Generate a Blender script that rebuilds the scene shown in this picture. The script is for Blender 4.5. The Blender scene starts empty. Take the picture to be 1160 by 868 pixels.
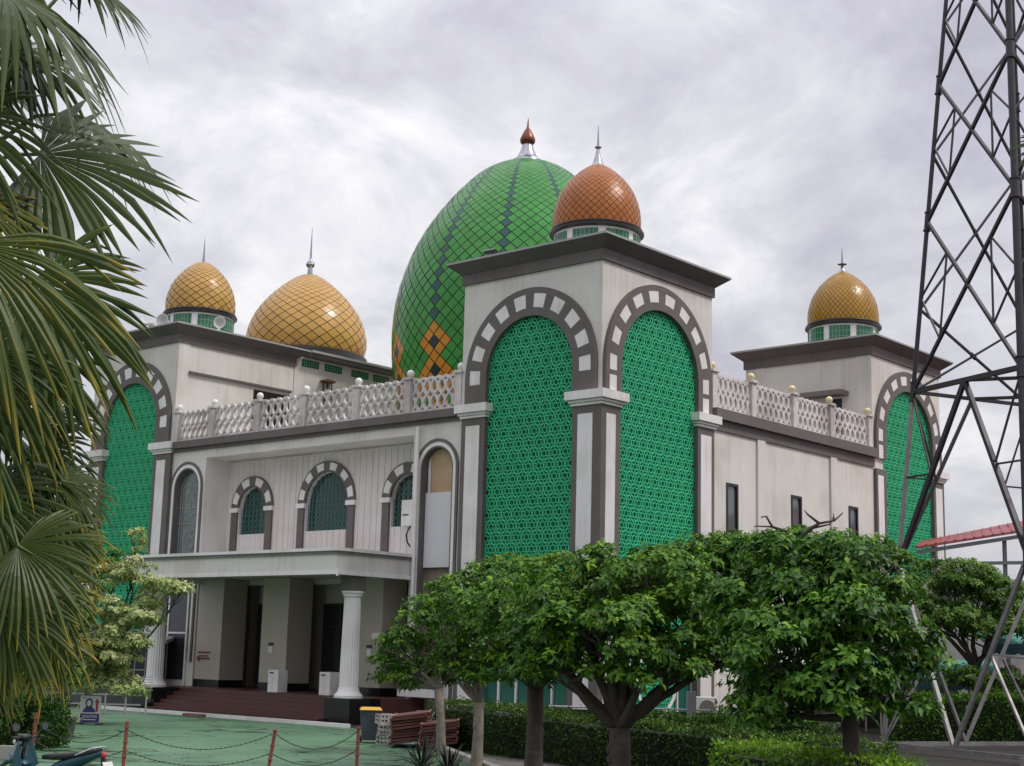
import bpy, bmesh, math, random
import numpy as np
from mathutils import Vector, Matrix
R = random.Random(7)
NR = np.random.default_rng(11)
PI = math.pi
scene = bpy.context.scene
COL = scene.collection

# ------------------------------------------------------------------ camera
F_PX, YAW, PITCH, ROLL = 1655.3147, 0.7206, 0.1831, 0.0265
CAM = Vector((31.3879, -40.5610, 2.7068))
fw = Vector((-math.sin(YAW)*math.cos(PITCH), math.cos(YAW)*math.cos(PITCH), math.sin(PITCH)))
rt = Vector((math.cos(YAW), math.sin(YAW), 0)); up = rt.cross(fw)
r2 = rt*math.cos(ROLL)+up*math.sin(ROLL); u2 = -rt*math.sin(ROLL)+up*math.cos(ROLL)
cd = bpy.data.cameras.new('camera'); cam = bpy.data.objects.new('camera', cd); COL.objects.link(cam)
cam.matrix_world = Matrix(((r2.x, u2.x, -fw.x, CAM.x), (r2.y, u2.y, -fw.y, CAM.y), (r2.z, u2.z, -fw.z, CAM.z), (0, 0, 0, 1)))
cd.sensor_width = 36; cd.lens = F_PX/1160*36; cd.clip_start = 0.1; cd.clip_end = 3000
scene.camera = cam
VF = Vector((-math.sin(YAW), math.cos(YAW), 0))       # horizontal viewing direction
VR = rt.copy()
def gp(px, depth, z=0.0):
    """point at height z and horizontal depth that stands at photograph column px"""
    dz = z-CAM.z; s_ = ((px-580)*(depth*VF.dot(fw)+dz*fw.z)/F_PX-depth*VF.dot(r2)-dz*r2.z)/VR.dot(r2)
    p = CAM+VF*depth+VR*s_; return Vector((p.x, p.y, z))
def pw(px, py, dep):
    d_ = fw*F_PX+r2*(px-580)-u2*(py-434); return CAM+d_*(dep/d_.dot(VF))

# ------------------------------------------------------------------ materials
def nt(name):
    m = bpy.data.materials.new(name); m.use_nodes = True
    t = m.node_tree; b = t.nodes['Principled BSDF']; return m, t, b
def c4(c): return (c[0], c[1], c[2], 1)
def mat(name, col, rough=.6, metal=0, var=.0, vscale=2.0, streak=0., bump=0., bscale=20., spec=.5, col2=None, coat=0.):
    m, t, b = nt(name); N = t.nodes; L = t.links
    b.inputs['Base Color'].default_value = c4(col); b.inputs['Roughness'].default_value = rough
    b.inputs['Metallic'].default_value = metal; b.inputs['Specular IOR Level'].default_value = spec
    if coat: b.inputs['Coat Weight'].default_value = coat; b.inputs['Coat Roughness'].default_value = .08
    tc = N.new('ShaderNodeTexCoord')
    src = None
    if var or col2:
        n = N.new('ShaderNodeTexNoise'); n.inputs['Scale'].default_value = vscale; n.inputs['Detail'].default_value = 8; n.inputs['Roughness'].default_value = .65
        L.new(tc.outputs['Object'], n.inputs['Vector'])
        r = N.new('ShaderNodeValToRGB'); r.color_ramp.elements[0].position = .32; r.color_ramp.elements[1].position = .68
        a = col2 if col2 else [x*(1-var) for x in col]; z = col if col2 else [min(1, x*(1+var*.5)) for x in col]
        r.color_ramp.elements[0].color = c4(a); r.color_ramp.elements[1].color = c4(z)
        L.new(n.outputs['Fac'], r.inputs['Fac']); src = r.outputs['Color']
    if streak:
        mp = N.new('ShaderNodeMapping'); mp.inputs['Scale'].default_value = (3.2, 3.2, .16)
        L.new(tc.outputs['Object'], mp.inputs['Vector'])
        n = N.new('ShaderNodeTexNoise'); n.inputs['Scale'].default_value = 1.6; n.inputs['Detail'].default_value = 9; n.inputs['Roughness'].default_value = .7
        L.new(mp.outputs['Vector'], n.inputs['Vector'])
        r = N.new('ShaderNodeValToRGB'); r.color_ramp.elements[0].position = .30; r.color_ramp.elements[1].position = .60
        k = 1-streak; r.color_ramp.elements[0].color = (k, k*.97, k*.93, 1); r.color_ramp.elements[1].color = (1, 1, 1, 1)
        mk = N.new('ShaderNodeTexNoise'); mk.inputs['Scale'].default_value = .45; mk.inputs['Detail'].default_value = 4; L.new(tc.outputs['Object'], mk.inputs['Vector'])
        ma = N.new('ShaderNodeMath'); ma.operation = 'MULTIPLY_ADD'; L.new(mk.outputs['Fac'], ma.inputs[0]); ma.inputs[1].default_value = 1.3; ma.inputs[2].default_value = -.62
        mb_ = N.new('ShaderNodeMath'); mb_.operation = 'ADD'; L.new(n.outputs['Fac'], mb_.inputs[0]); L.new(ma.outputs[0], mb_.inputs[1])
        L.new(mb_.outputs[0], r.inputs['Fac'])
        mx = N.new('ShaderNodeMix'); mx.data_type = 'RGBA'; mx.blend_type = 'MULTIPLY'; mx.inputs[0].default_value = 1
        if src: L.new(src, mx.inputs[6])
        else: mx.inputs[6].default_value = c4(col)
        L.new(r.outputs['Color'], mx.inputs[7]); src = mx.outputs[2]
    if src: L.new(src, b.inputs['Base Color'])
    if bump:
        n = N.new('ShaderNodeTexNoise'); n.inputs['Scale'].default_value = bscale; n.inputs['Detail'].default_value = 6
        L.new(tc.outputs['Object'], n.inputs['Vector'])
        bp = N.new('ShaderNodeBump'); bp.inputs['Strength'].default_value = bump; bp.inputs['Distance'].default_value = .02
        L.new(n.outputs['Fac'], bp.inputs['Height']); L.new(bp.outputs['Normal'], b.inputs['Normal'])
    return m
def leafmat(name, ca, cb, cc, rough=.38, trans=.25):
    """foliage: colour picked per leaf from the mesh attribute 'tint' (0..1); cc = old / pale end"""
    m, t, b = nt(name); N = t.nodes; L = t.links
    at = N.new('ShaderNodeAttribute'); at.attribute_name = 'tint'; b.inputs['Specular IOR Level'].default_value = .3
    r = N.new('ShaderNodeValToRGB'); e = r.color_ramp.elements
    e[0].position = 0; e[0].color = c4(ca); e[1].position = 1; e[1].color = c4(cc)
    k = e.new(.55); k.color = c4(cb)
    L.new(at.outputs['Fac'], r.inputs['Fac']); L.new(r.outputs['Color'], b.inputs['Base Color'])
    b.inputs['Roughness'].default_value = rough; b.inputs['Specular IOR Level'].default_value = .28
    tr = N.new('ShaderNodeBsdfTranslucent'); L.new(r.outputs['Color'], tr.inputs['Color'])
    ms = N.new('ShaderNodeMixShader'); ms.inputs[0].default_value = trans
    L.new(b.outputs[0], ms.inputs[1]); L.new(tr.outputs[0], ms.inputs[2]); L.new(ms.outputs[0], N['Material Output'].inputs[0])
    return m
M = {}
M['wall'] = mat('wall_paint', (.685, .66, .615), .75, var=.08, vscale=.5, streak=.15, bump=.08, bscale=14)
M['wall2'] = mat('clean_wall_paint', (.68, .645, .62), .7, var=.05, vscale=.8, streak=.12)
M['white'] = mat('white_trim_paint', (.78, .765, .745), .55, var=.06, vscale=1.5, streak=.16)
M['taupe'] = mat('taupe_trim_paint', (.135, .117, .112), .7, var=.14, vscale=1.3, streak=.12)
M['taupe_l'] = mat('light_taupe_paint', (.20, .18, .17), .75, var=.12, vscale=1.0, streak=.2)
M['cream'] = mat('cream_wall_paint', (.50, .46, .41), .75, var=.08, vscale=.8, streak=.12)
M['beige'] = mat('beige_pier_stone', (.46, .42, .35), .45, var=.08, vscale=1.2)
M['bal'] = mat('balustrade_paint', (.64, .60, .58), .75, var=.12, vscale=3, streak=.3)
M['green'] = mat('green_screen_panel', (.050, .56, .27), .45, var=.12, vscale=.7, spec=.4)
M['green_dk'] = mat('green_screen_back', (.022, .30, .14), .6, var=.2, vscale=.9)
M['hole_shade'] = mat('green_screen_hole_shade', (.006, .07, .035), .7)
M['glassblock'] = mat('green_glass_block', (.012, .15, .06), .12, var=.4, vscale=3, spec=.7)
M['grout_w'] = mat('pale_block_joint', (.30, .42, .34), .6)
M['glass'] = mat('dark_window_glass', (.03, .035, .042), .06, spec=.8)
M['glass_g'] = mat('leaded_glass', (.10, .14, .13), .12, var=.5, vscale=4, spec=.8)
M['glass_gn'] = mat('green_door_glass', (.01, .10, .075), .1, spec=.8)
M['black'] = mat('black_frame', (.012, .012, .014), .4)
M['granite'] = mat('black_granite', (.012, .012, .013), .18, var=.5, vscale=12, spec=.5)
M['steps'] = mat('red_brown_tile', (.085, .032, .024), .45, var=.2, vscale=2)
M['steel'] = mat('polished_steel', (.36, .36, .39), .28, metal=1)
M['copper'] = mat('copper_bulb', (.17, .055, .028), .35, metal=.5)
M['ring'] = mat('dark_bronze_ring', (.028, .024, .024), .35, spec=.6)
M['globe_w'] = mat('white_globe', (.75, .74, .72), .25)
M['globe_y'] = mat('cream_globe', (.72, .62, .36), .25)
M['ply'] = mat('plywood', (.46, .33, .20), .7, var=.16, vscale=1.6, streak=.1)
M['board'] = mat('white_board', (.60, .60, .61), .6, var=.03)
M['roof'] = mat('roof_membrane', (.30, .29, .28), .8, var=.2, vscale=1)
M['grey_lip'] = mat('grey_cornice_lip', (.36, .36, .36), .55, var=.1)
M['spk'] = mat('speaker_grey', (.52, .51, .49), .5)
def tile(name, c, v=.1): return mat(name, c, .30, var=v, vscale=1.1, spec=.34, coat=.07)
M['t_green'] = tile('green_dome_tile', (.040, .25, .035), .22)
M['t_teal'] = tile('teal_dome_tile', (.012, .075, .065))
M['t_orange'] = tile('orange_dome_tile', (.52, .21, .012))
M['t_navy'] = tile('dark_dome_tile', (.012, .03, .028))
M['t_copper'] = tile('copper_dome_tile', (.41, .135, .026), .15)
M['t_gold'] = tile('gold_dome_tile', (.52, .30, .075), .14)
M['t_ochre'] = tile('ochre_dome_tile', (.41, .215, .026), .18)
M['t_grout'] = mat('dome_joint_brown', (.045, .018, .008), .6)
M['t_grout_g'] = mat('dome_joint_green', (.006, .028, .010), .6)

# ------------------------------------------------------------------ mesh helper
class MB:
    def __init__(s): s.v = []; s.f = []; s.m = []
    def add(s, vs, fs, mi=0):
        o = len(s.v); s.v += [tuple(p) for p in vs]
        for f in fs: s.f.append([o+i for i in f]); s.m.append(mi)
    def box(s, x0, x1, y0, y1, z0, z1, mi=0):
        s.add([(x0, y0, z0), (x1, y0, z0), (x1, y1, z0), (x0, y1, z0), (x0, y0, z1), (x1, y0, z1), (x1, y1, z1), (x0, y1, z1)],
              [(0, 3, 2, 1), (4, 5, 6, 7), (0, 1, 5, 4), (1, 2, 6, 5), (2, 3, 7, 6), (3, 0, 4, 7)], mi)
    def hull8(s, a, b, mi=0):   # two quads a (4 pts) and b (4 pts)
        s.add(list(a)+list(b), [(0, 3, 2, 1), (4, 5, 6, 7), (0, 1, 5, 4), (1, 2, 6, 5), (2, 3, 7, 6), (3, 0, 4, 7)], mi)
    def beam(s, p, q, w, h=None, mi=0, upv=(0, 0, 1)):
        p = Vector(p); q = Vector(q); d = (q-p)
        if d.length < 1e-6: return
        d.normalize(); h = h or w; u = Vector(upv)
        if abs(d.dot(u)) > .97: u = Vector((1, 0, 0))
        a = d.cross(u).normalized()*w/2; b = a.cross(d).normalized()*h/2
        s.hull8([p-a-b, p+a-b, p+a+b, p-a+b], [q-a-b, q+a-b, q+a+b, q-a+b], mi)
    def tube(s, pts, rs, n=8, mi=0, cap=True):
        pts = [Vector(p) for p in pts]; k = len(pts)
        if not isinstance(rs, (list, tuple)): rs = [rs]*k
        rings = []; ref = Vector((.31, .17, .93)).normalized()
        for i in range(k):
            d = (pts[min(i+1, k-1)]-pts[max(i-1, 0)]).normalized()
            a = d.cross(ref)
            if a.length < .1: a = d.cross(Vector((1, 0, 0)))
            a.normalize(); b = d.cross(a)
            rings.append([pts[i]+(a*math.cos(2*PI*j/n)+b*math.sin(2*PI*j/n))*rs[i] for j in range(n)])
        vs = [p for r_ in rings for p in r_]; fs = []
        for i in range(k-1):
            for j in range(n): fs.append((i*n+j, i*n+(j+1) % n, (i+1)*n+(j+1) % n, (i+1)*n+j))
        if cap: fs.append(tuple(range(n-1, -1, -1))); fs.append(tuple((k-1)*n+j for j in range(n)))
        s.add(vs, fs, mi)
    def lathe(s, prof, n=32, c=(0, 0, 0), mi=0, sx=1, sy=1):
        k = len(prof); vs = []
        for r_, z in prof:
            for j in range(n): a = 2*PI*j/n; vs.append((c[0]+r_*math.cos(a)*sx, c[1]+r_*math.sin(a)*sy, c[2]+z))
        fs = [(i*n+j, i*n+(j+1) % n, (i+1)*n+(j+1) % n, (i+1)*n+j) for i in range(k-1) for j in range(n)]
        fs.append(tuple(range(n-1, -1, -1))); fs.append(tuple((k-1)*n+j for j in range(n)))
        s.add(vs, fs, mi)
    def sphere(s, c, r_, n=16, mi=0, sz=1.):
        s.lathe([(max(1e-3, r_*math.sin(PI*i/8)), -r_*sz*math.cos(PI*i/8)) for i in range(9)], n, c, mi)
    def prism(s, poly, t0, t1, P, mi=0):      # poly in (u,w), extruded n t0..t1 through frame function P(u,w,n)
        k = len(poly); vs = [P(u, w, t0) for u, w in poly]+[P(u, w, t1) for u, w in poly]
        fs = [tuple(range(k-1, -1, -1)), tuple(range(k, 2*k))]+[(i, (i+1) % k, k+(i+1) % k, k+i) for i in range(k)]
        s.add(vs, fs, mi)
    def build(s, name, mats, parent=None, smooth=False, recalc=True, bevel=0, loc=None):
        me = bpy.data.meshes.new(name); me.from_pydata(s.v, [], s.f)
        if not isinstance(mats, (list, tuple)): mats = [mats]
        for m_ in mats: me.materials.append(M[m_] if isinstance(m_, str) else m_)
        me.polygons.foreach_set('material_index', s.m)
        if recalc:
            bm = bmesh.new(); bm.from_mesh(me); bmesh.ops.recalc_face_normals(bm, faces=bm.faces); bm.to_mesh(me); bm.free()
        if smooth: me.polygons.foreach_set('use_smooth', [True]*len(me.polygons))
        me.update()
        o = bpy.data.objects.new(name, me); COL.objects.link(o)
        if parent: o.parent = parent
        if loc: o.location = loc
        if smooth == 'auto':
            md = o.modifiers.new('e', 'EDGE_SPLIT'); md.split_angle = math.radians(35)
        if bevel:
            md = o.modifiers.new('b', 'BEVEL'); md.width = bevel; md.segments = 2; md.limit_method = 'ANGLE'
        return o
def tag(o, label=None, cat=None, group=None, kind=None):
    if label: o['label'] = label
    if cat: o['category'] = cat
    if group: o['group'] = group
    if kind: o['kind'] = kind
    return o
def empty(name, loc=(0, 0, 0), rz=0., rot=None):
    o = bpy.data.objects.new(name, None); o.location = loc; o.rotation_euler = rot or (0, 0, rz); o.empty_display_size = .3; COL.objects.link(o); return o
def copy_tree(o, parent=None):
    c = o.copy(); COL.objects.link(c); c.parent = parent
    for ch in list(o.children): copy_tree(ch, c)
    return c
def text_mesh(name, s, size, material, parent, loc, rot, depth=.002, align='CENTER'):
    cu = bpy.data.curves.new(name, 'FONT'); cu.body = s; cu.size = size; cu.extrude = depth; cu.align_x = align; cu.align_y = 'CENTER'
    tmp = bpy.data.objects.new('tmp', cu); COL.objects.link(tmp); bpy.context.view_layer.update()
    me = bpy.data.meshes.new_from_object(tmp.evaluated_get(bpy.context.evaluated_depsgraph_get())); bpy.data.objects.remove(tmp)
    me.materials.clear(); me.materials.append(material)
    o = bpy.data.objects.new(name, me); COL.objects.link(o); o.parent = parent; o.location = loc; o.rotation_euler = rot; return o

# ------------------------------------------------------------------ facade frames
def frame(origin, side):
    ox, oy = origin
    if side == 'L': return lambda u, w, n: (ox+u, oy-n, w)       # faces -y, u along +x
    if side == 'R': return lambda u, w, n: (ox+n, oy+u, w)       # faces +x, u along +y
def fbox(mb, P, u0, u1, w0, w1, n0, n1, mi=0):
    mb.hull8([P(u0, w0, n0), P(u1, w0, n0), P(u1, w1, n0), P(u0, w1, n0)], [P(u0, w0, n1), P(u1, w0, n1), P(u1, w1, n1), P(u0, w1, n1)], mi)
def arc(cu, cz, r_, a0, a1, n): return [(cu+r_*math.cos(math.radians(a0+(a1-a0)*i/n)), cz+r_*math.sin(math.radians(a0+(a1-a0)*i/n))) for i in range(n+1)]
def arch_wall(mb, P, u0, u1, w0, w1, cu, hw, wb, ws, n0, n1, mi=0, seg=20):
    """wall u0..u1, w0..w1 with an arched opening: centre cu, half width hw, bottom wb, spring ws"""
    if wb > w0: fbox(mb, P, cu-hw, cu+hw, w0, wb, n0, n1, mi)
    fbox(mb, P, u0, cu-hw, w0, w1, n0, n1, mi); fbox(mb, P, cu+hw, u1, w0, w1, n0, n1, mi)
    a = arc(cu, ws, hw, 180, 0, seg)
    for (ua, wa), (ub, wb_) in zip(a, a[1:]): mb.prism([(ua, wa), (ub, wb_), (ub, w1), (ua, w1)], n0, n1, P, mi)
def ring(mb, P, cu, cz, r0, r1, a0, a1, n0, n1, mi=0, seg=28):
    A = arc(cu, cz, r0, a0, a1, seg); B = arc(cu, cz, r1, a0, a1, seg)
    for i in range(seg): mb.prism([A[i], A[i+1], B[i+1], B[i]], n0, n1, P, mi)

# ------------------------------------------------------------------ green screen mesh (hexagonal star fretwork)
def grille_mesh(cu, hw, wb, ws, shift=0., name='screen'):
    vs = []; fs = []
    dx, dz = .50, .433
    def bar(p, q, w):
        o = len(vs); d = (q[0]-p[0], q[1]-p[1]); l = math.hypot(*d); a = (-d[1]/l*w/2, d[0]/l*w/2)
        for n_ in (.0, .05):
            for s_ in (1, -1):
                vs.append((p[0]+a[0]*s_, p[1]+a[1]*s_, n_)); vs.append((q[0]+a[0]*s_, q[1]+a[1]*s_, n_))
        fs.extend([(o+4, o+5, o+7, o+6), (o, o+1, o+5, o+4), (o+2, o+3, o+7, o+6)])
    row = 0; w = wb
    while w < ws+hw:
        u = -hw-(0 if row % 2 else dx/2)+.12
        while u <= hw+.12:
            ok = w <= ws or math.hypot(u, w-ws) < hw+.10
            if ok:
                for r_, n_, wd, ph in ((.115, 10, .034, 0), (.245, 12, .030, .26)):
                    pp = [(cu+u+r_*math.cos(2*PI*i/n_+ph), w+r_*math.sin(2*PI*i/n_+ph)) for i in range(n_+1)]
                    for i in range(n_): bar(pp[i], pp[i+1], wd)
                for i in range(6):
                    a = 2*PI*i/6+PI/6
                    bar((cu+u+.11*math.cos(a), w+.11*math.sin(a)), (cu+u+.27*math.cos(a), w+.27*math.sin(a)), .032)
            u += dx
        w += dz; row += 1
    return vs, fs
def add_grille(P, cu, hw, wb, ws, n, parent, name='arch_screen'):
    vs, fs = grille_mesh(cu, hw, wb, ws)
    mb = MB(); mb.v = [P(u, w, n+d) for u, w, d in vs]; mb.f = [list(f) for f in fs]; mb.m = [0]*len(fs)
    poly = [(cu-hw-.1, wb), (cu+hw+.1, wb)]+arc(cu, ws, hw+.1, 0, 180, 24)
    mb.prism(poly, n-.14, n-.10, P, 1)
    dx, dz = .50, .433; row = 0; w = wb
    while w < ws+hw:          # dark discs on the back sheet, painted as the shade in its holes
        u = -hw-(0 if row % 2 else dx/2)+.12
        while u <= hw+.12:
            if abs(u) <= hw-.02 and (w <= ws or math.hypot(u, w-ws) < hw-.02):
                o = len(mb.v); mb.v += [P(cu+u+.09*math.cos(q*PI/4), w+.09*math.sin(q*PI/4), n-.09) for q in range(8)]; mb.f.append(list(range(o, o+8))); mb.m.append(2)
            u += dx
        w += dz; row += 1
    return mb.build(name, ['green', 'green_dk', 'hole_shade'], parent, recalc=False)

# ------------------------------------------------------------------ MOSQUE
W, LL, DD, V = 6.80, 25.29, 20.47, 7.10
mosque = tag(empty('mosque'), 'large white mosque with green arched screens, one tall green dome and smaller golden domes', 'mosque')
ZT = 16.83

def tower(x1, y0, left_face=True, right_face=True):
    """corner tower occupying x1-W..x1, y0..y0+V"""
    x0 = x1-W; y1 = y0+V
    PL = frame((x1, y0), 'L'); PR = frame((x1, y0), 'R')
    mb = MB()
    # shell
    if left_face:
        arch_wall(mb, PL, -W, 0, 0, ZT, -3.33, 2.2, .6, 13.05, -.3, 0)
    else: fbox(mb, PL, -W, 0, 0, ZT, -.3, 0)
    if right_face:
        arch_wall(mb, PR, .3, V, 0, ZT, 3.5, 2.55, .6, 13.10, -.3, 0)
    else: fbox(mb, PR, .3, V, 0, ZT, -.3, 0)
    mb.box(x0, x1-.3, y1-.3, y1, 0, ZT); mb.box(x0, x0+.3, y0+.3, y1-.3, 0, ZT)
    mb.box(x0+.3, x1-.3, y0+.3, y1-.3, ZT-.3, ZT-.02)
    # flat corner strips standing slightly proud of the upper walls
    if not left_face:
        fbox(mb, PL, -.75, -.003, 12, ZT-.002, 0, .035); fbox(mb, PL, -W+.55, -W+1.1, 12, ZT-.002, 0, .035)
    if not right_face:
        fbox(mb, PR, .003, .62, 12, ZT-.002, 0, .035)
    t = mb.build('corner_tower', 'wall', mosque)
    # cornice : frieze + sloped soffit + lip
    c = MB(); e1, e2 = .09, .56
    c.box(x0-e1, x1+e1, y0-e1, y1+e1, ZT+.002, ZT+.40, 0)
    a = [(x0-e1, y0-e1, ZT+.40), (x1+e1, y0-e1, ZT+.40), (x1+e1, y1+e1, ZT+.40), (x0-e1, y1+e1, ZT+.40)]
    b = [(x0-e2, y0-e2, ZT+.78), (x1+e2, y0-e2, ZT+.78), (x1+e2, y1+e2, ZT+.78), (x0-e2, y1+e2, ZT+.78)]
    c.hull8(a, b, 0)
    b2 = [(p[0], p[1], ZT+.86) for p in b]; c.hull8([(p[0], p[1], ZT+.781) for p in b], b2, 1)
    c.box(x0-e2+.25, x1+e2-.25, y0-e2+.25, y1+e2-.25, ZT+.862, ZT+.93, 1)
    c.build('cornice', ['taupe', 'grey_lip'], t)
    for side, on in (('L', left_face), ('R', right_face)):
        if not on: continue
        P = PL if side == 'L' else PR
        if side == 'L': cu, hw, ro, zs, ua, ub = -3.33, 2.10, 3.18, 13.05, -6.62, -5.42
        else: cu, hw, ro, zs, ua, ub = 3.50, 2.46, 3.42, 13.10, 5.92, 7.06
        add_grille(P, cu, hw+.05, 3.0, zs, -.07, t)
        s = MB(); n1 = .15
        # arch surround: inner band, outer edge and voussoirs
        ri, rb0, rb1 = hw, hw+.31, ro-.23
        if side == 'R': rb0, rb1 = hw+.30, ro-.22
        zl = 12.02
        ring(s, P, cu, zs, ri, rb0, 0, 180, -.1, n1, 0, 36); ring(s, P, cu, zs, rb1, ro, 0, 180, -.1, n1, 0, 36)
        for sg in (-1, 1):
            lo = lambda r_a, r_b, w0, w1, mi, nn: fbox(s, P, min(cu+sg*r_a, cu+sg*r_b), max(cu+sg*r_a, cu+sg*r_b), w0, w1, -.1, nn, mi)
            lo(ri, rb0, zl, zs, 0, n1); lo(rb1, ro, zl, zs, 0, n1)
            lo(rb0, rb1, zl+.52 if side == 'L' else zl+.64, zs-.28, 0, n1-.002)
            if side == 'L': lo(rb0, rb1, zl, zl+.52, 0, n1-.002)
            else: lo(rb0, rb1, zl, zl+.64, 1, n1-.012)
        half = 5.9
        for k in range(10):
            ac = k*20.0
            a0, a1 = ac-half, ac+half
            if ac == 0: a0 = 0
            if ac == 180: a1 = 180
            ring(s, P, cu, zs, rb0+.001, rb1-.001, a0, a1, -.1, n1-.012, 1, 4)
            if k < 9: ring(s, P, cu, zs, rb0+.001, rb1-.001, ac+half, ac+20-half, -.1, n1-.002, 0, 4)
        for sg in (-1, 1): fbox(s, P, min(cu+sg*(rb0+.001), cu+sg*(rb1-.001)), max(cu+sg*(rb0+.001), cu+sg*(rb1-.001)), zs-.27, zs-.001, -.1, n1-.012, 1)
        s.build('arch_surround', ['taupe', 'white'], t)
        # inner reveal strip beside the screen + lower glazing
        g = MB()
        fbox(g, P, cu-hw-.05, cu+hw+.05, .62, 3.0, -.2, -.16, 0)
        for k in range(6):
            uu = cu-hw+k*(2*hw/5); fbox(g, P, uu-.04, uu+.04, .62, 3.0, -.155, -.08, 1)
        fbox(g, P, cu-hw-.05, cu+hw+.05, 2.95, 3.12, -.16, -.04, 1)
        g.build('lower_glazing', ['glass_gn', 'white'], t)
        # flat pilasters flanking the screen
        spans = [(ua, ub)]
        if side == 'L': spans.append((-1.17, .0))
        else: spans.append((.0, .98))
        for (a_, b_) in spans:
            q = MB(); corner = (b_ == 0 or a_ == 0)
            fa, fb = a_, b_
            if side == 'L' and corner: fb = .15
            if side == 'R' and corner: fa = .002
            fbox(q, P, fa, fb, .0, 11.5, -.1 if not corner else .001, .15, 0)
            if side == 'L': wa, wbb = (a_+.24, b_-.25) if not corner else (-.91, -.24)
            else: wa, wbb = (a_+.18, b_-.24) if not corner else (.12, .66)
            fbox(q, P, wa, wbb, .8, 11.2, .151, .175, 1)
            q.build('pilaster', ['taupe', 'white'], t)
            if side == 'R' and corner: continue
            k = MB()
            for (z0, z1, e) in ((11.5, 11.6, .06), (11.61, 11.70, .12), (11.71, 12.02, .22)):
                if corner:      # the cap wraps the corner
                    k.box(x1-1.17-e, x1+.15+e, y0-.15-e, y0+.2, z0, z1); k.box(x1-.2, x1+.15+e, y0+.2, y0+.98+e, z0, z1)
                else: fbox(k, P, a_-e, b_+e, z0, z1, -.1, .15+e)
            k.build('pilaster_cap', 'white', t)
    return t
t_front = tower(0, 0)
t_right = tower(0, DD, False, True)
t_left = tower(-LL, 0, True, False)

# --- black sheets for the shade inside door openings on the tower flanks (roof terrace level)
d = MB(); PR_l = frame((-LL, 0), 'R')
fbox(d, PR_l, 4.6, 6.9, 12.05, 15.25, .003, .02, 0)
d.build('terrace_opening_shade', 'black', mosque)
d = MB(); fbox(d, PR_l, .62, 6.95, 15.42, 15.52, .003, .14, 0); d.build('wall_ledge', 'taupe', mosque)
d = MB(); PL_r = frame((0, DD), 'L'); fbox(d, PL_r, -2.2, -1.55, 12.05, 14.9, .003, .02, 0); fbox(d, PL_r, -3.9, -1.2, 15.0, 15.22, .003, .75, 1)
d.build('terrace_doorway', ['black', 'taupe_l'], mosque)

# --- left (entrance) facade
XA, XB = -LL, -W
w = MB(); P = frame((0, 0), 'L')
RD = 1.4
arch_wall(w, P, -25.285, -22.62, 0, 11.5, -23.94, .93, 2.0, 9.80, -.5, 0)
arch_wall(w, P, -9.29, -6.805, 0, 11.5, -7.97, .88, .5, 9.72, -.5, 0)
fbox(w, P, -22.62, -9.29, 11.12, 11.5, -RD, 0)                      # beam above the recess
w.box(-25.285, -22.62, .5, RD, 0, 11.5); w.box(-9.29, -6.805, .5, RD, 0, 11.5)
w.build('entrance_facade_wall', 'wall', mosque)
# recess back wall with shallow vertical board joints and three arched openings
w = MB()
cs = [(-20.83, .95, 1.45), (-15.85, 1.34, 1.82), (-10.93, .95, 1.45)]
edges = [-24.0, -18.3, -13.4, -7.5]
PB = frame((0, RD), 'L')
for (cu, hw, ro), a_, b_ in zip(cs, edges, edges[1:]):
    arch_wall(w, PB, a_, b_, 5.4, 11.115, cu, hw, 7.69, 8.86, -.3, 0)
x = -22.4
while x < -9.4:
    w_ok = all(abs(x-cu) > ro+.05 for cu, hw, ro in cs)
    fbox(w, PB, x, x+.045, 6.6, 10.95, .001, .022) if w_ok else None
    if not w_ok:
        for cu, hw, ro in cs:
            if abs(x-cu) < hw-.05: fbox(w, PB, x, x+.03, 6.6, 7.66, .001, .018)
            if abs(x-cu) <= ro+.05:
                zz = 8.86+math.sqrt(max(0, (ro+.1)**2-(x-cu)**2)); fbox(w, PB, x, x+.045, zz, 10.95, .001, .022)
    x += .37
fbox(w, PB, -22.62, -9.29, 10.95, 11.03, .001, .05)
w.build('recess_back_wall', 'wall2', mosque)
for cu, hw, ro in cs:
    s = MB()
    fr = s
    ring(s, PB, cu, 8.86, hw, ro, 0, 180, -.05, .10, 0, 28)
    nb = 6 if ro > 1.6 else 4
    for k in range(nb):
        ac = (k+.5)*180/nb; hb = 180/nb*.26
        ring(s, PB, cu, 8.86, hw+.09, ro-.07, ac-hb, ac+hb, .101, .112, 1, 4)
    for sg in (-1, 1):
        a_, b_ = sorted((cu+sg*(hw+.06), cu+sg*(ro-.03))); fbox(s, PB, a_, b_, 6.6, 8.72, -.02, .10, 0)
        a_, b_ = sorted((cu+sg*(hw-.02), cu+sg*(ro+.06))); fbox(s, PB, a_, b_, 8.70, 8.90, -.02, .16, 1)
    o = s.build('recess_window', ['taupe', 'white'], mosque)
    g = MB(); g.prism([(cu-hw, 7.69), (cu+hw, 7.69)]+arc(cu, 8.86, hw, 0, 180, 20), -.26, -.22, PB, 0); g.build('pane', 'glass', o)
    g = MB()
    n_ = int(2*hw/.24)
    for k in range(n_+1):
        u = cu-hw+k*2*hw/n_
        top = 8.86+math.sqrt(max(0, hw*hw-(u-cu)**2)); fbox(g, PB, u-.012, u+.012, 7.7, top, -.16, -.13, 0)
        for j in range(12):
            z = 7.7+j*.24
            if k < n_ and z+.24 < 8.86+math.sqrt(max(0, hw*hw-(max(abs(u-cu), abs(u+.24-cu)))**2)):
                q = 2*hw/n_
                for (za, zb) in ((z, z+.24), (z+.24, z)):
                    g.beam(PB(u, za, -.15), PB(u+q, zb, -.15), .014, .014)
    g.build('window_screen', mat('teal_screen_bars', (.05, .19, .15), .5), o)
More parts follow.
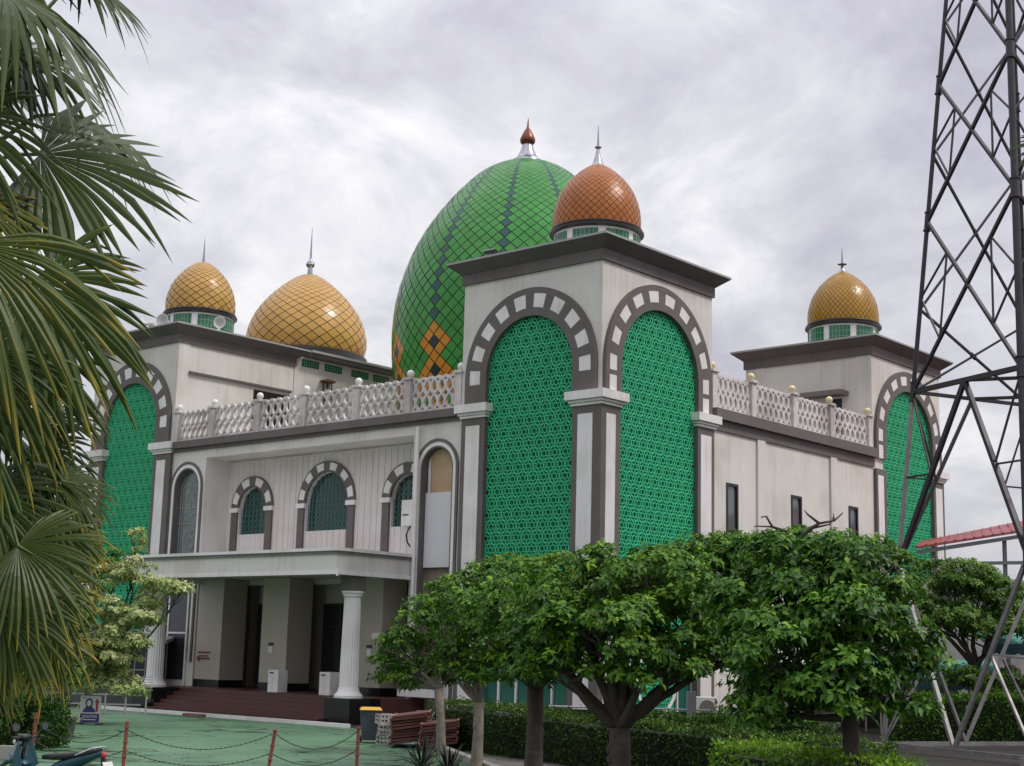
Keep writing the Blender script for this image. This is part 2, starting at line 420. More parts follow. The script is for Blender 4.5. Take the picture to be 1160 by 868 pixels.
# niches on the two facade piers
for cu, hw, kind in ((-23.94, .93, 'glass'), (-7.97, .88, 'board')):
    zs = 9.80 if kind == 'glass' else 9.72
    s = MB(); zb = 2.0 if kind == 'glass' else .5
    ring(s, P, cu, zs, hw+.16, hw+.28, 0, 180, .001, .07, 0, 24)
    ring(s, P, cu, zs, hw, hw+.16, 0, 180, .001, .045, 1, 24); ring(s, P, cu, zs, hw-.07, hw, 0, 180, -.3, .03, 0, 24)
    for sg in (-1, 1):
        for (a_, b_, nn, mi, z0) in ((hw+.16, hw+.28, .07, 0, zb), (hw, hw+.16, .045, 1, zb), (hw-.07, hw, .03, 0, zb)):
            p_, q_ = sorted((cu+sg*a_, cu+sg*b_)); fbox(s, P, p_, q_, z0, zs, .001 if mi or nn > .05 else -.3, nn, mi)
    o = s.build('arched_niche', ['taupe', 'white'], mosque)
    g = MB()
    if kind == 'glass':
        g.prism([(cu-hw, zb), (cu+hw, zb)]+arc(cu, zs, hw, 0, 180, 20), -.3, -.26, P, 0); g.build('leaded_pane', 'glass_g', o)
        g = MB()
        def pl_(pts):
            for a_, b_ in zip(pts, pts[1:]): g.beam(P(cu+a_[0], a_[1], -.25), P(cu+b_[0], b_[1], -.25), .028, .02)
        for q in (.55, .72): pl_([(-q, 6.2), (-q, 9.7)]+[(q*math.cos(a), 9.7+q*math.sin(a)) for a in np.linspace(PI, 0, 12)]+[(q, 6.2)])
        for zc, rr in ((6.9, .5), (7.7, .34), (9.4, .42), (4.6, .5), (3.4, .5)):
            st = [(rr*(1 if i % 2 == 0 else .45)*math.sin(i*PI/6), zc+rr*(1 if i % 2 == 0 else .45)*math.cos(i*PI/6)) for i in range(13)]; pl_(st)
        for zz in (6.3, 8.2, 8.9, 5.4): pl_([(-.86, zz), (.86, zz)])
        pl_([(-.5, 8.25), (.1, 8.5), (.55, 8.7)]); pl_([(-.55, 7.9), (-.2, 8.35)])
        g.build('glass_tracery', 'grey_lip', o)
    else:
        g.prism([(cu-.55, 8.72), (cu+hw-.08, 8.72)]+[(u, z) for u, z in arc(cu, zs, hw-.08, 0, 140, 16)]+[(cu-.55, 9.9)], -.28, -.25, P, 0)
        g.build('plywood_panel', 'ply', o)
        g = MB(); fbox(g, P, cu-.78, cu+.70, 5.9, 8.80, -.24, -.20, 0); g.build('white_board', 'board', o)
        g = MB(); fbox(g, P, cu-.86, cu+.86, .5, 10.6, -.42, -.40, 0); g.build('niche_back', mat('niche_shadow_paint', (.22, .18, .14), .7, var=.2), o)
        g = MB(); fbox(g, P, cu-.75, cu-.62, 8.8, 10.2, -.34, -.28, 0); g.build('white_jamb', 'white', o)
# AC outdoor unit on the recess wall (part of building installation but removable)
ac = tag(empty('air_conditioner', (-10.55, RD-.02, 7.65)), 'white air conditioner box with hanging black hose at the right recess window', 'air conditioner')
a = MB(); a.box(-.30, .30, -.42, -.12, 0, 1.05); a.build('casing', 'white', ac, bevel=.02)
a = MB(); a.box(-.2, .12, -.435, -.421, .42, .47); a.build('vent_slot', 'black', ac)
for z in (.1, .8): a = MB(); a.box(-.25, .25, -.12, .0, z, z+.06, 0); a.build('bracket', 'black', ac)
a = MB(); a.tube([(.22, -.3, .1), (.12, -.36, -.1), (0, -.38, -.35), (.05, -.36, -.65), (.2, -.3, -.85)], .035, 8); a.build('hose', 'black', ac, smooth=True)

# ledge (string course) + upper fascia, left and right
w = MB()
w.box(XA+.17, XB-.02, -.10, .6, 11.5, 11.66); w.box(XA+.17, XB-.0, -.26, .6, 11.662, 11.97)
w.build('parapet_ledge', 'taupe', mosque)
w = MB()
w.box(-.6, .08, V+.0, DD, 11.55, 11.98); w.box(-.6, .26, V, DD, 11.982, 12.40); 
w.build('parapet_ledge', 'taupe', mosque)
# right facade wall
w = MB(); PR = frame((0, 0), 'R')
hz = [(8.12, 8.98), (13.08, 13.95), (18.04, 18.9)]
ys = [V]+[q for p_ in hz for q in p_]+[DD]
for a_, b_ in zip(ys[0::2], ys[1::2]): fbox(w, PR, a_, b_, 0, 11.55, -.35, 0)
for a_, b_ in hz: fbox(w, PR, a_, b_, 0, 7.62, -.35, 0); fbox(w, PR, a_, b_, 9.56, 11.55, -.35, 0)
for a_, b_ in ((10.36, 10.95), (16.37, 16.92)): fbox(w, PR, a_, b_, 0, 11.54, .001, .09)
w.build('side_facade_wall', 'wall', mosque)
for a_, b_ in hz:
    s = MB()
    for q in ((a_, a_+.11, 7.62, 9.56), (b_-.11, b_, 7.62, 9.56), (a_+.11, b_-.11, 7.62, 7.73), (a_+.11, b_-.11, 9.45, 9.56)): fbox(s, PR, *q, -.1, .03)
    o = s.build('side_window', 'black', mosque)
    g = MB(); fbox(g, PR, a_+.11, b_-.11, 7.73, 9.45, -.08, -.05); g.build('pane', mat('grey_window_glass', (.10, .11, .12), .08, spec=.9), o)
# roof + hidden back walls
w = MB()
w.box(XA, -.6, .6, DD+V, 11.9, 12.0)
w.build('roof_slab', 'roof', mosque)
w = MB(); w.box(-LL-W+.02, -.02, DD+V-.3, DD+V-.02, 0, 11.9); w.box(-LL-W+.02, -LL-W+.3, V, DD+V-.3, 0, 11.9); w.build('rear_wall', 'wall', mosque)
# west wing block with glass brick slots under its cornice
w = MB()
w.box(-38.5, -25.295, V+.05, 20.6, 11.0, 17.42)
w.build('wing_block', 'wall', mosque)
c = MB(); c.box(-38.9, -24.75, V+.66, 21.1, 17.45, 17.60, 0); c.box(-39.0, -24.62, V+.64, 21.2, 17.602, 17.72, 1); c.build('wing_cornice', ['taupe_l', 'grey_lip'], mosque)
PW = frame((-25.295, 0), 'R')
for (a_, b_) in ((7.59, 8.76), (9.16, 10.36), (11.05, 12.28), (12.65, 13.82), (14.25, 15.45)):
    s = MB(); fbox(s, PW, a_, b_, 16.93, 17.30, .002, .03, 0)
    for k in range(1, 7): u = a_+(b_-a_)*k/7; fbox(s, PW, u-.008, u+.008, 16.93, 17.30, .0305, .036, 1)
    for k in (1, 2): z = 16.93+.37*k/3; fbox(s, PW, a_, b_, z-.008, z+.008, .0305, .0355, 1)
    s.build('glass_block_window', ['glassblock', 'grout_w'], mosque)

# --- domes
def resample(prof, n):
    out = []; cum = [0]
    for (r0, z0), (r1, z1) in zip(prof, prof[1:]): cum.append(cum[-1]+math.hypot(r1-r0, z1-z0))
    for i in range(n+1):
        t = cum[-1]*i/n; k = 0
        while k < len(prof)-2 and cum[k+1] < t: k += 1
        f = (t-cum[k])/(cum[k+1]-cum[k]); out.append((prof[k][0]+(prof[k+1][0]-prof[k][0])*f, prof[k][1]+(prof[k+1][1]-prof[k][1])*f))
    return out
def smooth_prof(pts, n=80):
    # Catmull-Rom through (r,z)
    P_ = [pts[0]]+list(pts)+[pts[-1]]; out = []
    for i in range(1, len(P_)-2):
        for k in range(12):
            t = k/12
            out.append(tuple(.5*((2*P_[i][j])+(-P_[i-1][j]+P_[i+1][j])*t+(2*P_[i-1][j]-5*P_[i][j]+4*P_[i+1][j]-P_[i+2][j])*t*t+(-P_[i-1][j]+3*P_[i][j]-3*P_[i+1][j]+P_[i+2][j])*t**3) for j in (0, 1)))
    out.append(pts[-1]); return resample(out, n)
def dome(name, c, prof, n, aspect, mats, colour, ph=0., gap=.05, off=.012, parent=mosque):
    """diamond tiled dome: n tiles round, aspect = tile height / width. colour(col2, row)->material index (>=1)"""
    pr = smooth_prof(prof, 200)
    # v = cumulated half rows
    vv = [0]
    for (r0, z0), (r1, z1) in zip(pr, pr[1:]): vv.append(vv[-1]+math.hypot(r1-r0, z1-z0)/(2*PI*max(.05, (r0+r1)/2)/n*aspect)*2)
    def at(v):
        k = int(np.searchsorted(vv, v))-1; k = max(0, min(len(pr)-2, k)); f = (v-vv[k])/(vv[k+1]-vv[k]); f = min(1.2, max(-.2, f))
        r0, z0 = pr[k]; r1, z1 = pr[k+1]; nr, nz = (z1-z0), -(r1-r0); l = math.hypot(nr, nz)
        return r0+(r1-r0)*f, z0+(z1-z0)*f, nr/l, nz/l
    mb = MB(); mb.lathe([(r_, z) for r_, z in pr[::4]], max(48, n), c, 0)
    rows = int(vv[-1]); dr_ = random.Random(n)
    for v in range(0, rows):
        for k in range(n):
            u = k+(.5 if v % 2 else 0)
            pts = []; jx, jy, jo = dr_.uniform(-1, 1)*off*.55, dr_.uniform(-1, 1)*off*.55, dr_.uniform(-.2, .4)*off
            def pt(du, dv):
                vq = v+dv
                vq = min(max(vq, 0.), vv[-1]-.001)
                r_, z, nr, nz = at(vq); a = 2*PI*(u+du)/n+ph; q = r_+off*nr+jx*du*2+jy*dv+jo
                return (c[0]+q*math.cos(a), c[1]+q*math.sin(a), c[2]+z+off*nz)
            g = 1-gap
            if v == 0: pts = [pt(-.5*g, 0), pt(.5*g, 0), pt(0, g)]; fs = [(0, 1, 2)]
            else:
                pts = [pt(0, -g), pt(.25*g, -.5*g), pt(.5*g, 0), pt(.25*g, .5*g), pt(0, g), pt(-.25*g, .5*g), pt(-.5*g, 0), pt(-.25*g, -.5*g), pt(0, 0)]
                fs = [(0, 1, 8, 7), (1, 2, 3, 8), (8, 3, 4, 5), (7, 8, 5, 6)]
            mb.add(pts, fs, colour(k*2+(1 if v % 2 else 0), v))
    return mb.build(name, mats, parent, smooth=True, recalc=False)
def small_dome(cx, cy, n, aspect, tilemat, finial, ph=0.):
    prof = [(1.735, 0), (1.75, .35), (1.72, .75), (1.62, 1.18), (1.44, 1.60), (1.17, 2.00), (.84, 2.35), (.55, 2.58), (.36, 2.70), (.31, 2.73)]
    d_ = dome('small_dome', (cx, cy, 19.28), prof, n, aspect, ['t_grout', tilemat], lambda a, b: 1, ph, gap=.11)
    s = MB(); s.lathe([(1.70, 17.70), (1.70, 19.08)], 48, (cx, cy, 0), 0)
    s.build('drum', 'white', d_, smooth='auto')
    for k in range(8):
        a = PI/8+k*PI/4; hw = .30; pts = []
        g = MB()
        def bp(t, z, r_): return (cx+r_*math.cos(t), cy+r_*math.sin(t), z)
        for j in range(6):
            t0 = a-hw+2*hw*j/6; t1 = a-hw+2*hw*(j+1)/6
            g.hull8([bp(t0, 18.15, 1.68), bp(t1, 18.15, 1.68), bp(t1, 18.98, 1.68), bp(t0, 18.98, 1.68)], [bp(t0, 18.15, 1.725), bp(t1, 18.15, 1.725), bp(t1, 18.98, 1.725), bp(t0, 18.98, 1.725)], 0)
            if j: g.beam(bp(t0, 18.15, 1.735), bp(t0, 18.98, 1.735), .014, .014, 1)
        for z in (18.43, 18.70):
            for j in range(6): g.beam(bp(a-hw+2*hw*j/6, z, 1.735), bp(a-hw+2*hw*(j+1)/6, z, 1.735), .014, .014, 1)
        g.build('drum_window', ['glassblock', 'grout_w'], d_)
    s = MB(); s.lathe([(1.60, 19.06), (1.80, 19.08), (1.88, 19.12), (1.89, 19.19), (1.82, 19.22), (1.84, 19.28), (1.78, 19.33), (1.5, 19.34)], 56, (cx, cy, 0)); s.build('dome_rim', 'ring', d_, smooth='auto')
    s = MB()
    if finial == 'tall': s.lathe([(.34, 0), (.34, .06), (.28, .10), (.20, .28), (.10, .62), (.06, .86), (.14, .92), (.14, .95), (.05, 1.0), (.035, 1.3), (.012, 1.85)], 20, (cx, cy, 21.90))
    elif finial == 'mid': s.lathe([(.36, 0), (.36, .05), (.30, .08), (.22, .22), (.10, .36), (.09, .45), (.04, .52), (.24, .60), (.05, .66), (.05, .8), (.015, 1.45)], 20, (cx, cy, 21.90))
    else: s.lathe([(.30, 0), (.30, .04), (.08, .09), (.07, .3), (.05, .5), (.012, 1.45)], 16, (cx, cy, 21.90))
    s.build('finial', 'steel', d_, smooth='auto')
    return d_
ang_cam = math.atan2(CAM.y-13.9, CAM.x+15.8)
small_dome(-3.22, 3.72, 36, 1.0, 't_copper', 'tall')
small_dome(-3.38, 24.1, 44, 1.25, 't_ochre', 'mid')
small_dome(-28.72, 3.60, 20, .72, 't_gold', 'thin')
# wing dome
cx, cy = -32.4, 13.9
d_ = dome('wing_dome', (cx, cy, 19.25), [(3.30, 0), (3.46, .6), (3.46, 1.1), (3.28, 1.85), (2.92, 2.6), (2.35, 3.35), (1.65, 4.05), (.95, 4.60), (.5, 4.85)], 26, .72, ['t_grout', 't_gold'], lambda a, b: 1, .1, gap=.09)
s = MB(); s.lathe([(3.1, 17.7), (3.1, 19.0)], 56, (cx, cy, 0)); s.build('drum', 'white', d_, smooth='auto')
s = MB(); s.lathe([(3.0, 18.98), (3.42, 19.0), (3.56, 19.08), (3.56, 19.2), (3.44, 19.26), (3.3, 19.32), (3.0, 19.33)], 64, (cx, cy, 0)); s.build('dome_rim', 'ring', d_, smooth='auto')
s = MB(); s.lathe([(.52, 0), (.52, .06), (.16, .12), (.14, .5), (.12, .56), (.2, .62), (.26, .74), (.22, .9), (.1, 1.0), (.07, 1.1), (.05, 1.6), (.012, 3.0)], 24, (cx, cy, 24.05)); s.build('finial', 'steel', d_, smooth='auto')
# big green dome, 12 teal stripes ending in orange knots
NB = 60
prof = [(5.75, 0), (6.1, 1.2), (6.38, 2.6), (6.52, 3.9), (6.56, 5.0), (6.50, 6.2), (6.36, 7.1), (6.02, 8.3), (5.55, 9.5), (4.95, 10.6), (4.22, 11.65), (3.31, 12.75), (2.35, 13.65), (1.45, 14.15), (.95, 14.32)]
def bigcol(a, v):
    ph_ = a % 10           # stripes every 5 tiles (10 half tiles)
    dx = ph_ if ph_ <= 5 else ph_-10       # in half tiles
    KT = {0: {0: 3}, 1: {-1: 3, 1: 3}, 2: {0: 4, -2: 3, 2: 3}, 3: {-1: 3, 1: 3}, 4: {0: 3}, 5: {-1: 3, 1: 3}, 6: {0: 4, -2: 3, 2: 3}, 7: {-1: 3, 1: 3, -3: 3, 3: 3}, 8: {0: 3, -2: 3, 2: 3, -4: 3, 4: 3}, 9: {-1: 3, 1: 3, -3: 3, 3: 3, 5: 3, -5: 3}}
    k = VTOP-v
    if k < 0: return 2 if dx == 0 and v % 2 == VTOP % 2 else 1
    if k in KT: return KT[k].get(dx, 1)
    return 3 if abs(dx) in (k % 5, 5-k % 5) else 1
VTOP = 14
pha = ang_cam-math.radians(9.5)
bd = dome('great_dome', (-15.8, 13.9, 13.2), prof, NB, 1.0, ['t_grout_g', 't_green', 't_teal', 't_orange', 't_navy'], bigcol, pha, gap=.10, off=.02)
s = MB(); s.lathe([(5.9, 12.0), (5.9, 13.0), (6.1, 13.1), (5.8, 13.25)], 64, (-15.8, 13.9, 0)); s.build('drum', 'white', bd, smooth='auto')
s = MB(); s.lathe([(1.05, -.30), (1.05, -.22), (.80, -.12), (.76, .0), (.62, .06), (.50, .24), (.34, .58), (.25, .92)], 28, (-15.8, 13.9, 27.72)); s.build('finial_base', 'steel', bd, smooth='auto')
s = MB(); s.lathe([(.24, 0), (.38, .16), (.40, .32), (.33, .50), (.20, .78), (.10, .92), (.06, 1.02), (.012, 1.5)], 28, (-15.8, 13.9, 28.55)); s.build('finial_bulb', 'copper', bd, smooth='auto')

# horn loudspeakers on the left tower roof
def horn(x, y, z, rz, label, first=[None]):
    if first[0] is None:
        h = empty('loudspeaker')
        a = MB(); a.lathe([(.05, 0), (.06, .1), (.10, .2), (.20, .32), (.30, .40), (.31, .41), (.26, .39), (.15, .28), (.04, .2)], 24); o = a.build('horn', 'spk', h, smooth=True); o.rotation_euler = (0, PI/2, 0)
        a = MB(); a.lathe([(.10, -.22), (.11, -.2), (.11, .02), (.06, .05)], 16); o = a.build('driver', 'spk', h, smooth='auto'); o.rotation_euler = (0, PI/2, 0)
        a = MB(); a.box(-.03, .03, -.03, .03, -.38, -.05); a.box(-.12, .12, -.12, .12, -.40, -.38); a.build('bracket', 'ring', h)
        first[0] = h
    else: h = copy_tree(first[0])
    h.location = (x, y, z); h.rotation_euler = (0, 0, rz); tag(h, label, 'loudspeaker', 'horn loudspeakers on the left tower roof')
horn(-25.45, 2.5, 18.18, math.radians(-50), 'grey horn loudspeaker at the right of the left tower drum, mouth towards the camera')
horn(-28.3, .35, 18.16, math.radians(-150), 'grey horn loudspeaker at the far left rim of the left tower dome, mouth turned away')
horn(-27.2, .5, 18.16, math.radians(-60), 'grey horn loudspeaker beside the leftmost one, under the left tower dome')
sl = tag(empty('spotlight', (-2.6-2.6, -.35, 17.78)), 'small dark floodlight lying on the front tower cornice against the green dome', 'floodlight')
a = MB(); a.box(-.26, .26, -.12, .12, .03, .16); a.build('lamp_head', 'black', sl, bevel=.01); a = MB(); a.box(-.27, .27, -.14, -.121, .13, .17); a.box(-.05, .05, -.05, .05, 0, .03); a.build('visor', 'spk', sl)

# --- balustrade
def bal_panel(P, u0, u1, z0, z1, nu, name='balustrade_panel'):
    mb = MB(); Wd = (u1-u0)/nu; H = z1-z0-.18; n0, n1 = -.06, .06
    fbox(mb, P, u0, u1, z0, z0+.12, n0-.02, n1+.02)
    K = 16
    for i in range(nu+1):
        for sg in (-1, 1):
            pts = []
            for k in range(K+1):
                t = k/K; u = u0+i*Wd+sg*Wd*.5*math.sin(2*PI*t)
                if sg*1 == 1 and i == nu and False: pass
                pts.append((min(max(u, u0), u1), z0+.09+t*H))
            for (ua, wa), (ub, wb) in zip(pts, pts[1:]):
                if ua in (u0, u1) and ub == ua: continue
                h = .062
                mb.prism([(ua-h, wa), (ua+h, wa), (ub+h, wb), (ub-h, wb)], n0+.003*(sg+1), n1-.003*(sg+1), P)
    for i in range(nu):
        A = arc(u0+(i+.5)*Wd, z1-.18, Wd*.5, 0, 180, 8)
        inner = arc(u0+(i+.5)*Wd, z1-.20, Wd*.5-.10, 0, 180, 8)
        for k in range(8): mb.prism([inner[k], inner[k+1], A[k+1], A[k]], n0-.005, n1+.005, P)
    return mb.build(name, 'bal', mosque)
def bal_post(P, u, z0, zt, globe):
    mb = MB()
    fbox(mb, P, u-.17, u+.17, z0, zt-.12, -.17, .17); fbox(mb, P, u-.24, u+.24, zt-.12, zt-.06, -.24, .24); fbox(mb, P, u-.20, u+.20, zt-.06, zt, -.20, .20)
    o = mb.build('balustrade_post', 'bal', mosque)
    c = P(u, zt+.16, 0); g = MB(); g.sphere(c, .155, 20); g.build('globe', globe, o, smooth=True)
PP = frame((0, .12), 'L')
xs = [-25.05, -22.4, -19.18, -16.07, -12.80, -9.76, -6.98]
for x_ in xs: bal_post(PP, x_, 11.975, 13.50, 'globe_w')
for a_, b_ in zip(xs, xs[1:]): bal_panel(PP, a_+.17, b_-.17, 11.99, 13.42, 6)
PQ = frame((-.12, 0), 'R')
ysb = [7.28, 10.18, 13.46, 16.66, 20.2]
for y_ in ysb: bal_post(PQ, y_, 12.405, 13.98, 'globe_y')
for a_, b_ in zip(ysb, ysb[1:]): bal_panel(PQ, a_+.17, b_-.17, 12.41, 13.86, 7)
# wall lantern by the wing block
wl = tag(empty('roof_lantern', (-25.1, 9.25, 15.35)), 'rusty metal lantern with a round cap on the wall above the balustrade', 'lantern')
a = MB(); a.lathe([(.05, 1.15), (.42, 1.02), (.44, .96), (.2, .94)], 16); a.build('cap', 'copper', wl, smooth='auto')
a = MB()
for k in range(4): q = k*PI/2+PI/4; a.beam((.22*math.cos(q), .22*math.sin(q), 0), (.22*math.cos(q), .22*math.sin(q), .96), .04)
a.lathe([(.25, 0), (.25, .05)], 14); a.build('cage', 'ring', wl)
a = MB(); a.lathe([(.12, .05), (.16, .3), (.12, .62)], 14); a.build('lamp_glass', 'globe_w', wl, smooth=True)

# --- portico
PX0, PX1, PY = -22.6, -9.08, -3.98
w = MB()
w.box(PX0, PX1, PY, RD, 5.62, 6.28, 0)
w.box(PX0-.10, PX1+.12, PY-.12, RD, 6.282, 6.40, 1); w.box(PX0-.06, PX1+.07, PY-.07, RD, 6.17, 6.278, 2)
w.box(PX0-.04, PX1+.04, PY-.04, PY+.2, 5.42, 5.56, 1); w.box(PX1-.2, PX1+.04, PY+.2, 0, 5.42, 5.56, 1); w.box(PX0-.04, PX0+.2, PY+.2, 0, 5.42, 5.56, 1)
w.box(PX0, PX1, PY, PY+.3, 5.56, 5.618, 0); w.box(PX0, PX0+.3, PY+.3, 0, 5.56, 5.618, 0); w.box(PX1-.3, PX1, PY+.3, 0, 5.56, 5.618, 0)
w.build('portico_roof', ['wall', 'white', 'taupe_l'], mosque)
w = MB(); w.tube([(PX1+.06, PY-.02, 5.36), (PX1+.06, PY-.02, 5.62)], .05, 8); w.tube([(PX1+.15, -.16, .0), (PX1+.15, -.16, 11.4)], .075, 10); w.build('drain_pipe', 'white', mosque, smooth='auto')
for cx in (-9.62, -21.75):
    cy = -2.62
    m_ = MB(); n = 20
    # fluted shaft
    rings = [(.36, 1.30), (.355, 2.2), (.335, 3.3), (.31, 4.66)]; vs = []; nn = n*4
    for r_, z in rings:
        for j in range(nn):
            a = 2*PI*j/nn; q = r_*(1-.07*(.5-.5*math.cos(a*n))); vs.append((cx+q*math.cos(a), cy+q*math.sin(a), z))
    fs = [(i*nn+j, i*nn+(j+1) % nn, (i+1)*nn+(j+1) % nn, (i+1)*nn+j) for i in range(3) for j in range(nn)]
    m_.add(vs, fs); o = m_.build('column', 'white', mosque)
    b = MB(); b.lathe([(.54, .932), (.54, 1.02), (.50, 1.06), (.47, 1.10), (.43, 1.14), (.40, 1.22), (.38, 1.31), (.3, 1.31)], 40, (cx, cy, 0)); b.build('column_base', 'white', o, smooth='auto')
    b = MB(); b.lathe([(.31, 4.62), (.36, 4.68), (.36, 4.74), (.42, 4.80), (.42, 4.86), (.2, 4.86)], 40, (cx, cy, 0)); b.build('capital', 'white', o, smooth='auto')
    b = MB(); b.box(cx-.34, cx+.34, cy-.34, cy+.34, 4.862, 5.615); b.build('column_neck', 'taupe', o)
    b = MB()
    b.box(cx-.62, cx+.75, cy-.62, cy+.7, 0, .93); b.build('plinth', 'granite', o)
w = MB()
w.box(-23.0, -8.6, -1.92, 3.2, .0, .93, 0)
for k in range(6): w.box(-20.9, -10.25, -1.92-.32*(k+1), -1.92-.32*k, .0, .93-.155*(k+1), 0)
w.build('entrance_steps', 'steps', mosque)
w = MB(); w.box(-10.2, -8.6, -1.96, -1.925, 0, .92); w.build('step_cheek', 'granite', mosque)
w = MB(); w.box(-23.0, -20.95, -1.96, -1.925, 0, .92)
for k in range(5): w.box(-21.2, -20.905, -1.93-.32*(k+1), -1.93-.32*k, 0, .93-.155*k)
w.build('step_cheek', 'granite', mosque)
# entrance wall, piers, doors
w = MB()
w.box(-22.6, -9.2, 3.0, 3.2, .93, 5.6, 0)
w.build('entrance_back_wall', 'cream', mosque)
for (x0_, x1_, yb) in ((-22.5, -20.75, 0), (-18.05, -16.35, 0), (-12.1, -10.7, 0)):
    q = MB(); q.box(x0_, x1_, 0, 1.3, 1.25, 5.6, 0); q.box(x0_-.015, x1_+.015, -.015, 1.315, .932, 1.25, 1)
    o = q.build('entrance_pier', ['beige', 'granite'], mosque)
for (x0_, x1_) in ((-20.7, -18.1), (-16.3, -12.15), (-10.65, -9.3)):
    g = MB(); m0 = (x0_+x1_)/2
    g.box(x0_, x1_, 2.0, 2.08, .94, 4.6, 0); o = g.build('entrance_door', 'glass', mosque)
    g = MB(); n_ = 4 if x1_-x0_ > 2 else 2
    for k in range(n_+1):
        u = x0_+(x1_-x0_)*k/n_; g.box(u-.06, u+.06, 1.95, 1.999, .94, 4.6)
    for z in (.95, 3.6, 4.5): g.box(x0_, x1_, 1.952, 1.998, z, z+.1)
    g.build('door_frame', mat('brown_door_frame', (.045, .03, .022), .4), o)
    g = MB(); g.box(x0_, x1_, 2.0, 2.2, 4.62, 5.6); g.build('transom_wall', 'cream', o)
    if x1_-x0_ > 3:
        g = MB(); g.box(x1_-2.2, x1_-.1, 1.9, 1.948, .96, 4.4); g.build('sliding_panel', mat('dull_brown_panel', (.13, .10, .085), .35), o)
# the dark glazed bay left of the piers, white canopy, base band
g = MB(); g.box(-24.5, -23.2, -.06, -.02, 1.2, 5.6, 0); o = g.build('tall_window', 'glass', mosque)
g = MB(); g.box(-23.2, -23.1, -.10, -.012, .95, 5.6); g.box(-24.6, -24.5, -.10, -.012, .95, 5.6); g.box(-24.5, -23.2, -.09, -.065, 3.2, 3.28); g.build('window_frame', 'white', o)
g = MB(); g.box(-10.2, -7.2, -1.0, -.05, 3.12, 3.36); g.build('side_canopy', 'white', mosque)
g = MB(); g.box(-9.35, -7.1, -.35, -.02, 1.0, 1.3); g.box(-7.2, -7.05, -.35, -.02, 0, 3.1); g.build('white_sill', 'white', mosque)
g = MB()
for x_ in (-17.35, -11.35):
    g.box(x_-.16, x_+.16, -.03, -.016, 2.78, 2.9, 0); g.box(x_-.13, x_+.13, -.03, -.016, 2.48, 2.74, 1)
g.build('door_intercom', ['black', 'white'], mosque)
g = MB(); g.box(-22.3, -21.45, -.03, -.017, 2.38, 2.45); g.box(-22.3, -21.45, -.03, -.017, 2.12, 2.19); g.box(-22.15, -21.6, -.03, -.017, 2.24, 2.29)
g.prism([(-22.4, 2.15), (-22.15, 2.3), (-22.15, 2.0)], .017, .032, P); g.build('red_wall_notice', mat('red_lettering', (.16, .05, .04), .6), mosque)
# arched fretwork door low on the side face of the front tower
g = MB(); ring(g, PR, 3.5, 1.9, 1.15, 1.28, 0, 360, .0, .06, 0, 32)
o = g.build('round_emblem', 'white', mosque)
vs, fs = grille_mesh(3.5, 1.1, 1.0, 1.9); k_ = MB(); k_.v = [PR(u, w_, .0+d) for u, w_, d in vs if True]; k_.f = [list(f) for f in fs]; k_.m = [0]*len(fs)
k_.build('round_screen', 'green', o, recalc=False)

# ------------------------------------------------------------------ GROUND
def sheet(name, poly, z, material, kind='structure'):
    me = bpy.data.meshes.new(name); me.from_pydata([(x, y, z) for x, y in poly], [], [list(range(len(poly)))]); me.materials.append(material)
    o = bpy.data.objects.new(name, me); COL.objects.link(o); o['kind'] = kind; return o
g_m = mat('ground_earth', (.026, .024, .019), .9, var=.5, vscale=.6, bump=.4, bscale=8)
sheet('ground', [(-1500, -1500), (1500, -1500), (1500, 1500), (-1500, 1500)], 0, g_m)
# green painted court, with wet cracks and patches
m, t, b = nt('green_court_paint'); N = t.nodes; L = t.links
tc = N.new('ShaderNodeTexCoord')
n1 = N.new('ShaderNodeTexNoise'); n1.inputs['Scale'].default_value = .35; n1.inputs['Detail'].default_value = 7; L.new(tc.outputs['Object'], n1.inputs['Vector'])
r1 = N.new('ShaderNodeValToRGB'); r1.color_ramp.elements[0].position = .3; r1.color_ramp.elements[0].color = (.060, .145, .075, 1); r1.color_ramp.elements[1].position = .7; r1.color_ramp.elements[1].color = (.105, .215, .118, 1)
L.new(n1.outputs['Fac'], r1.inputs['Fac'])
mp = N.new('ShaderNodeMapping'); mp.inputs['Rotation'].default_value = (0, 0, -YAW); L.new(tc.outputs['Object'], mp.inputs['Vector'])
mp2 = N.new('ShaderNodeMapping'); mp2.inputs['Scale'].default_value = (.55, 1.1, 1); L.new(mp.outputs['Vector'], mp2.inputs['Vector'])
n2 = N.new('ShaderNodeTexNoise'); n2.inputs['Scale'].default_value = .55; n2.inputs['Detail'].default_value = 3; n2.inputs['Distortion'].default_value = 1.2; L.new(mp2.outputs['Vector'], n2.inputs['Vector'])
r2_ = N.new('ShaderNodeValToRGB'); e = r2_.color_ramp.elements; e[0].position = .455; e[0].color = (0, 0, 0, 1); e[1].position = .535; e[1].color = (0, 0, 0, 1); k = e.new(.50); k.color = (1, 1, 1, 1)
L.new(n2.outputs['Fac'], r2_.inputs['Fac'])
n3 = N.new('ShaderNodeTexNoise'); n3.inputs['Scale'].default_value = .16; L.new(tc.outputs['Object'], n3.inputs['Vector'])
r3 = N.new('ShaderNodeValToRGB'); r3.color_ramp.elements[0].position = .42; r3.color_ramp.elements[1].position = .50; L.new(n3.outputs['Fac'], r3.inputs['Fac'])
mu = N.new('ShaderNodeMath'); mu.operation = 'MULTIPLY'; L.new(r2_.outputs['Color'], mu.inputs[0]); L.new(r3.outputs['Color'], mu.inputs[1])
mx = N.new('ShaderNodeMix'); mx.data_type = 'RGBA'; L.new(mu.outputs[0], mx.inputs[0]); L.new(r1.outputs['Color'], mx.inputs[6]); mx.inputs[7].default_value = (.012, .02, .014, 1)
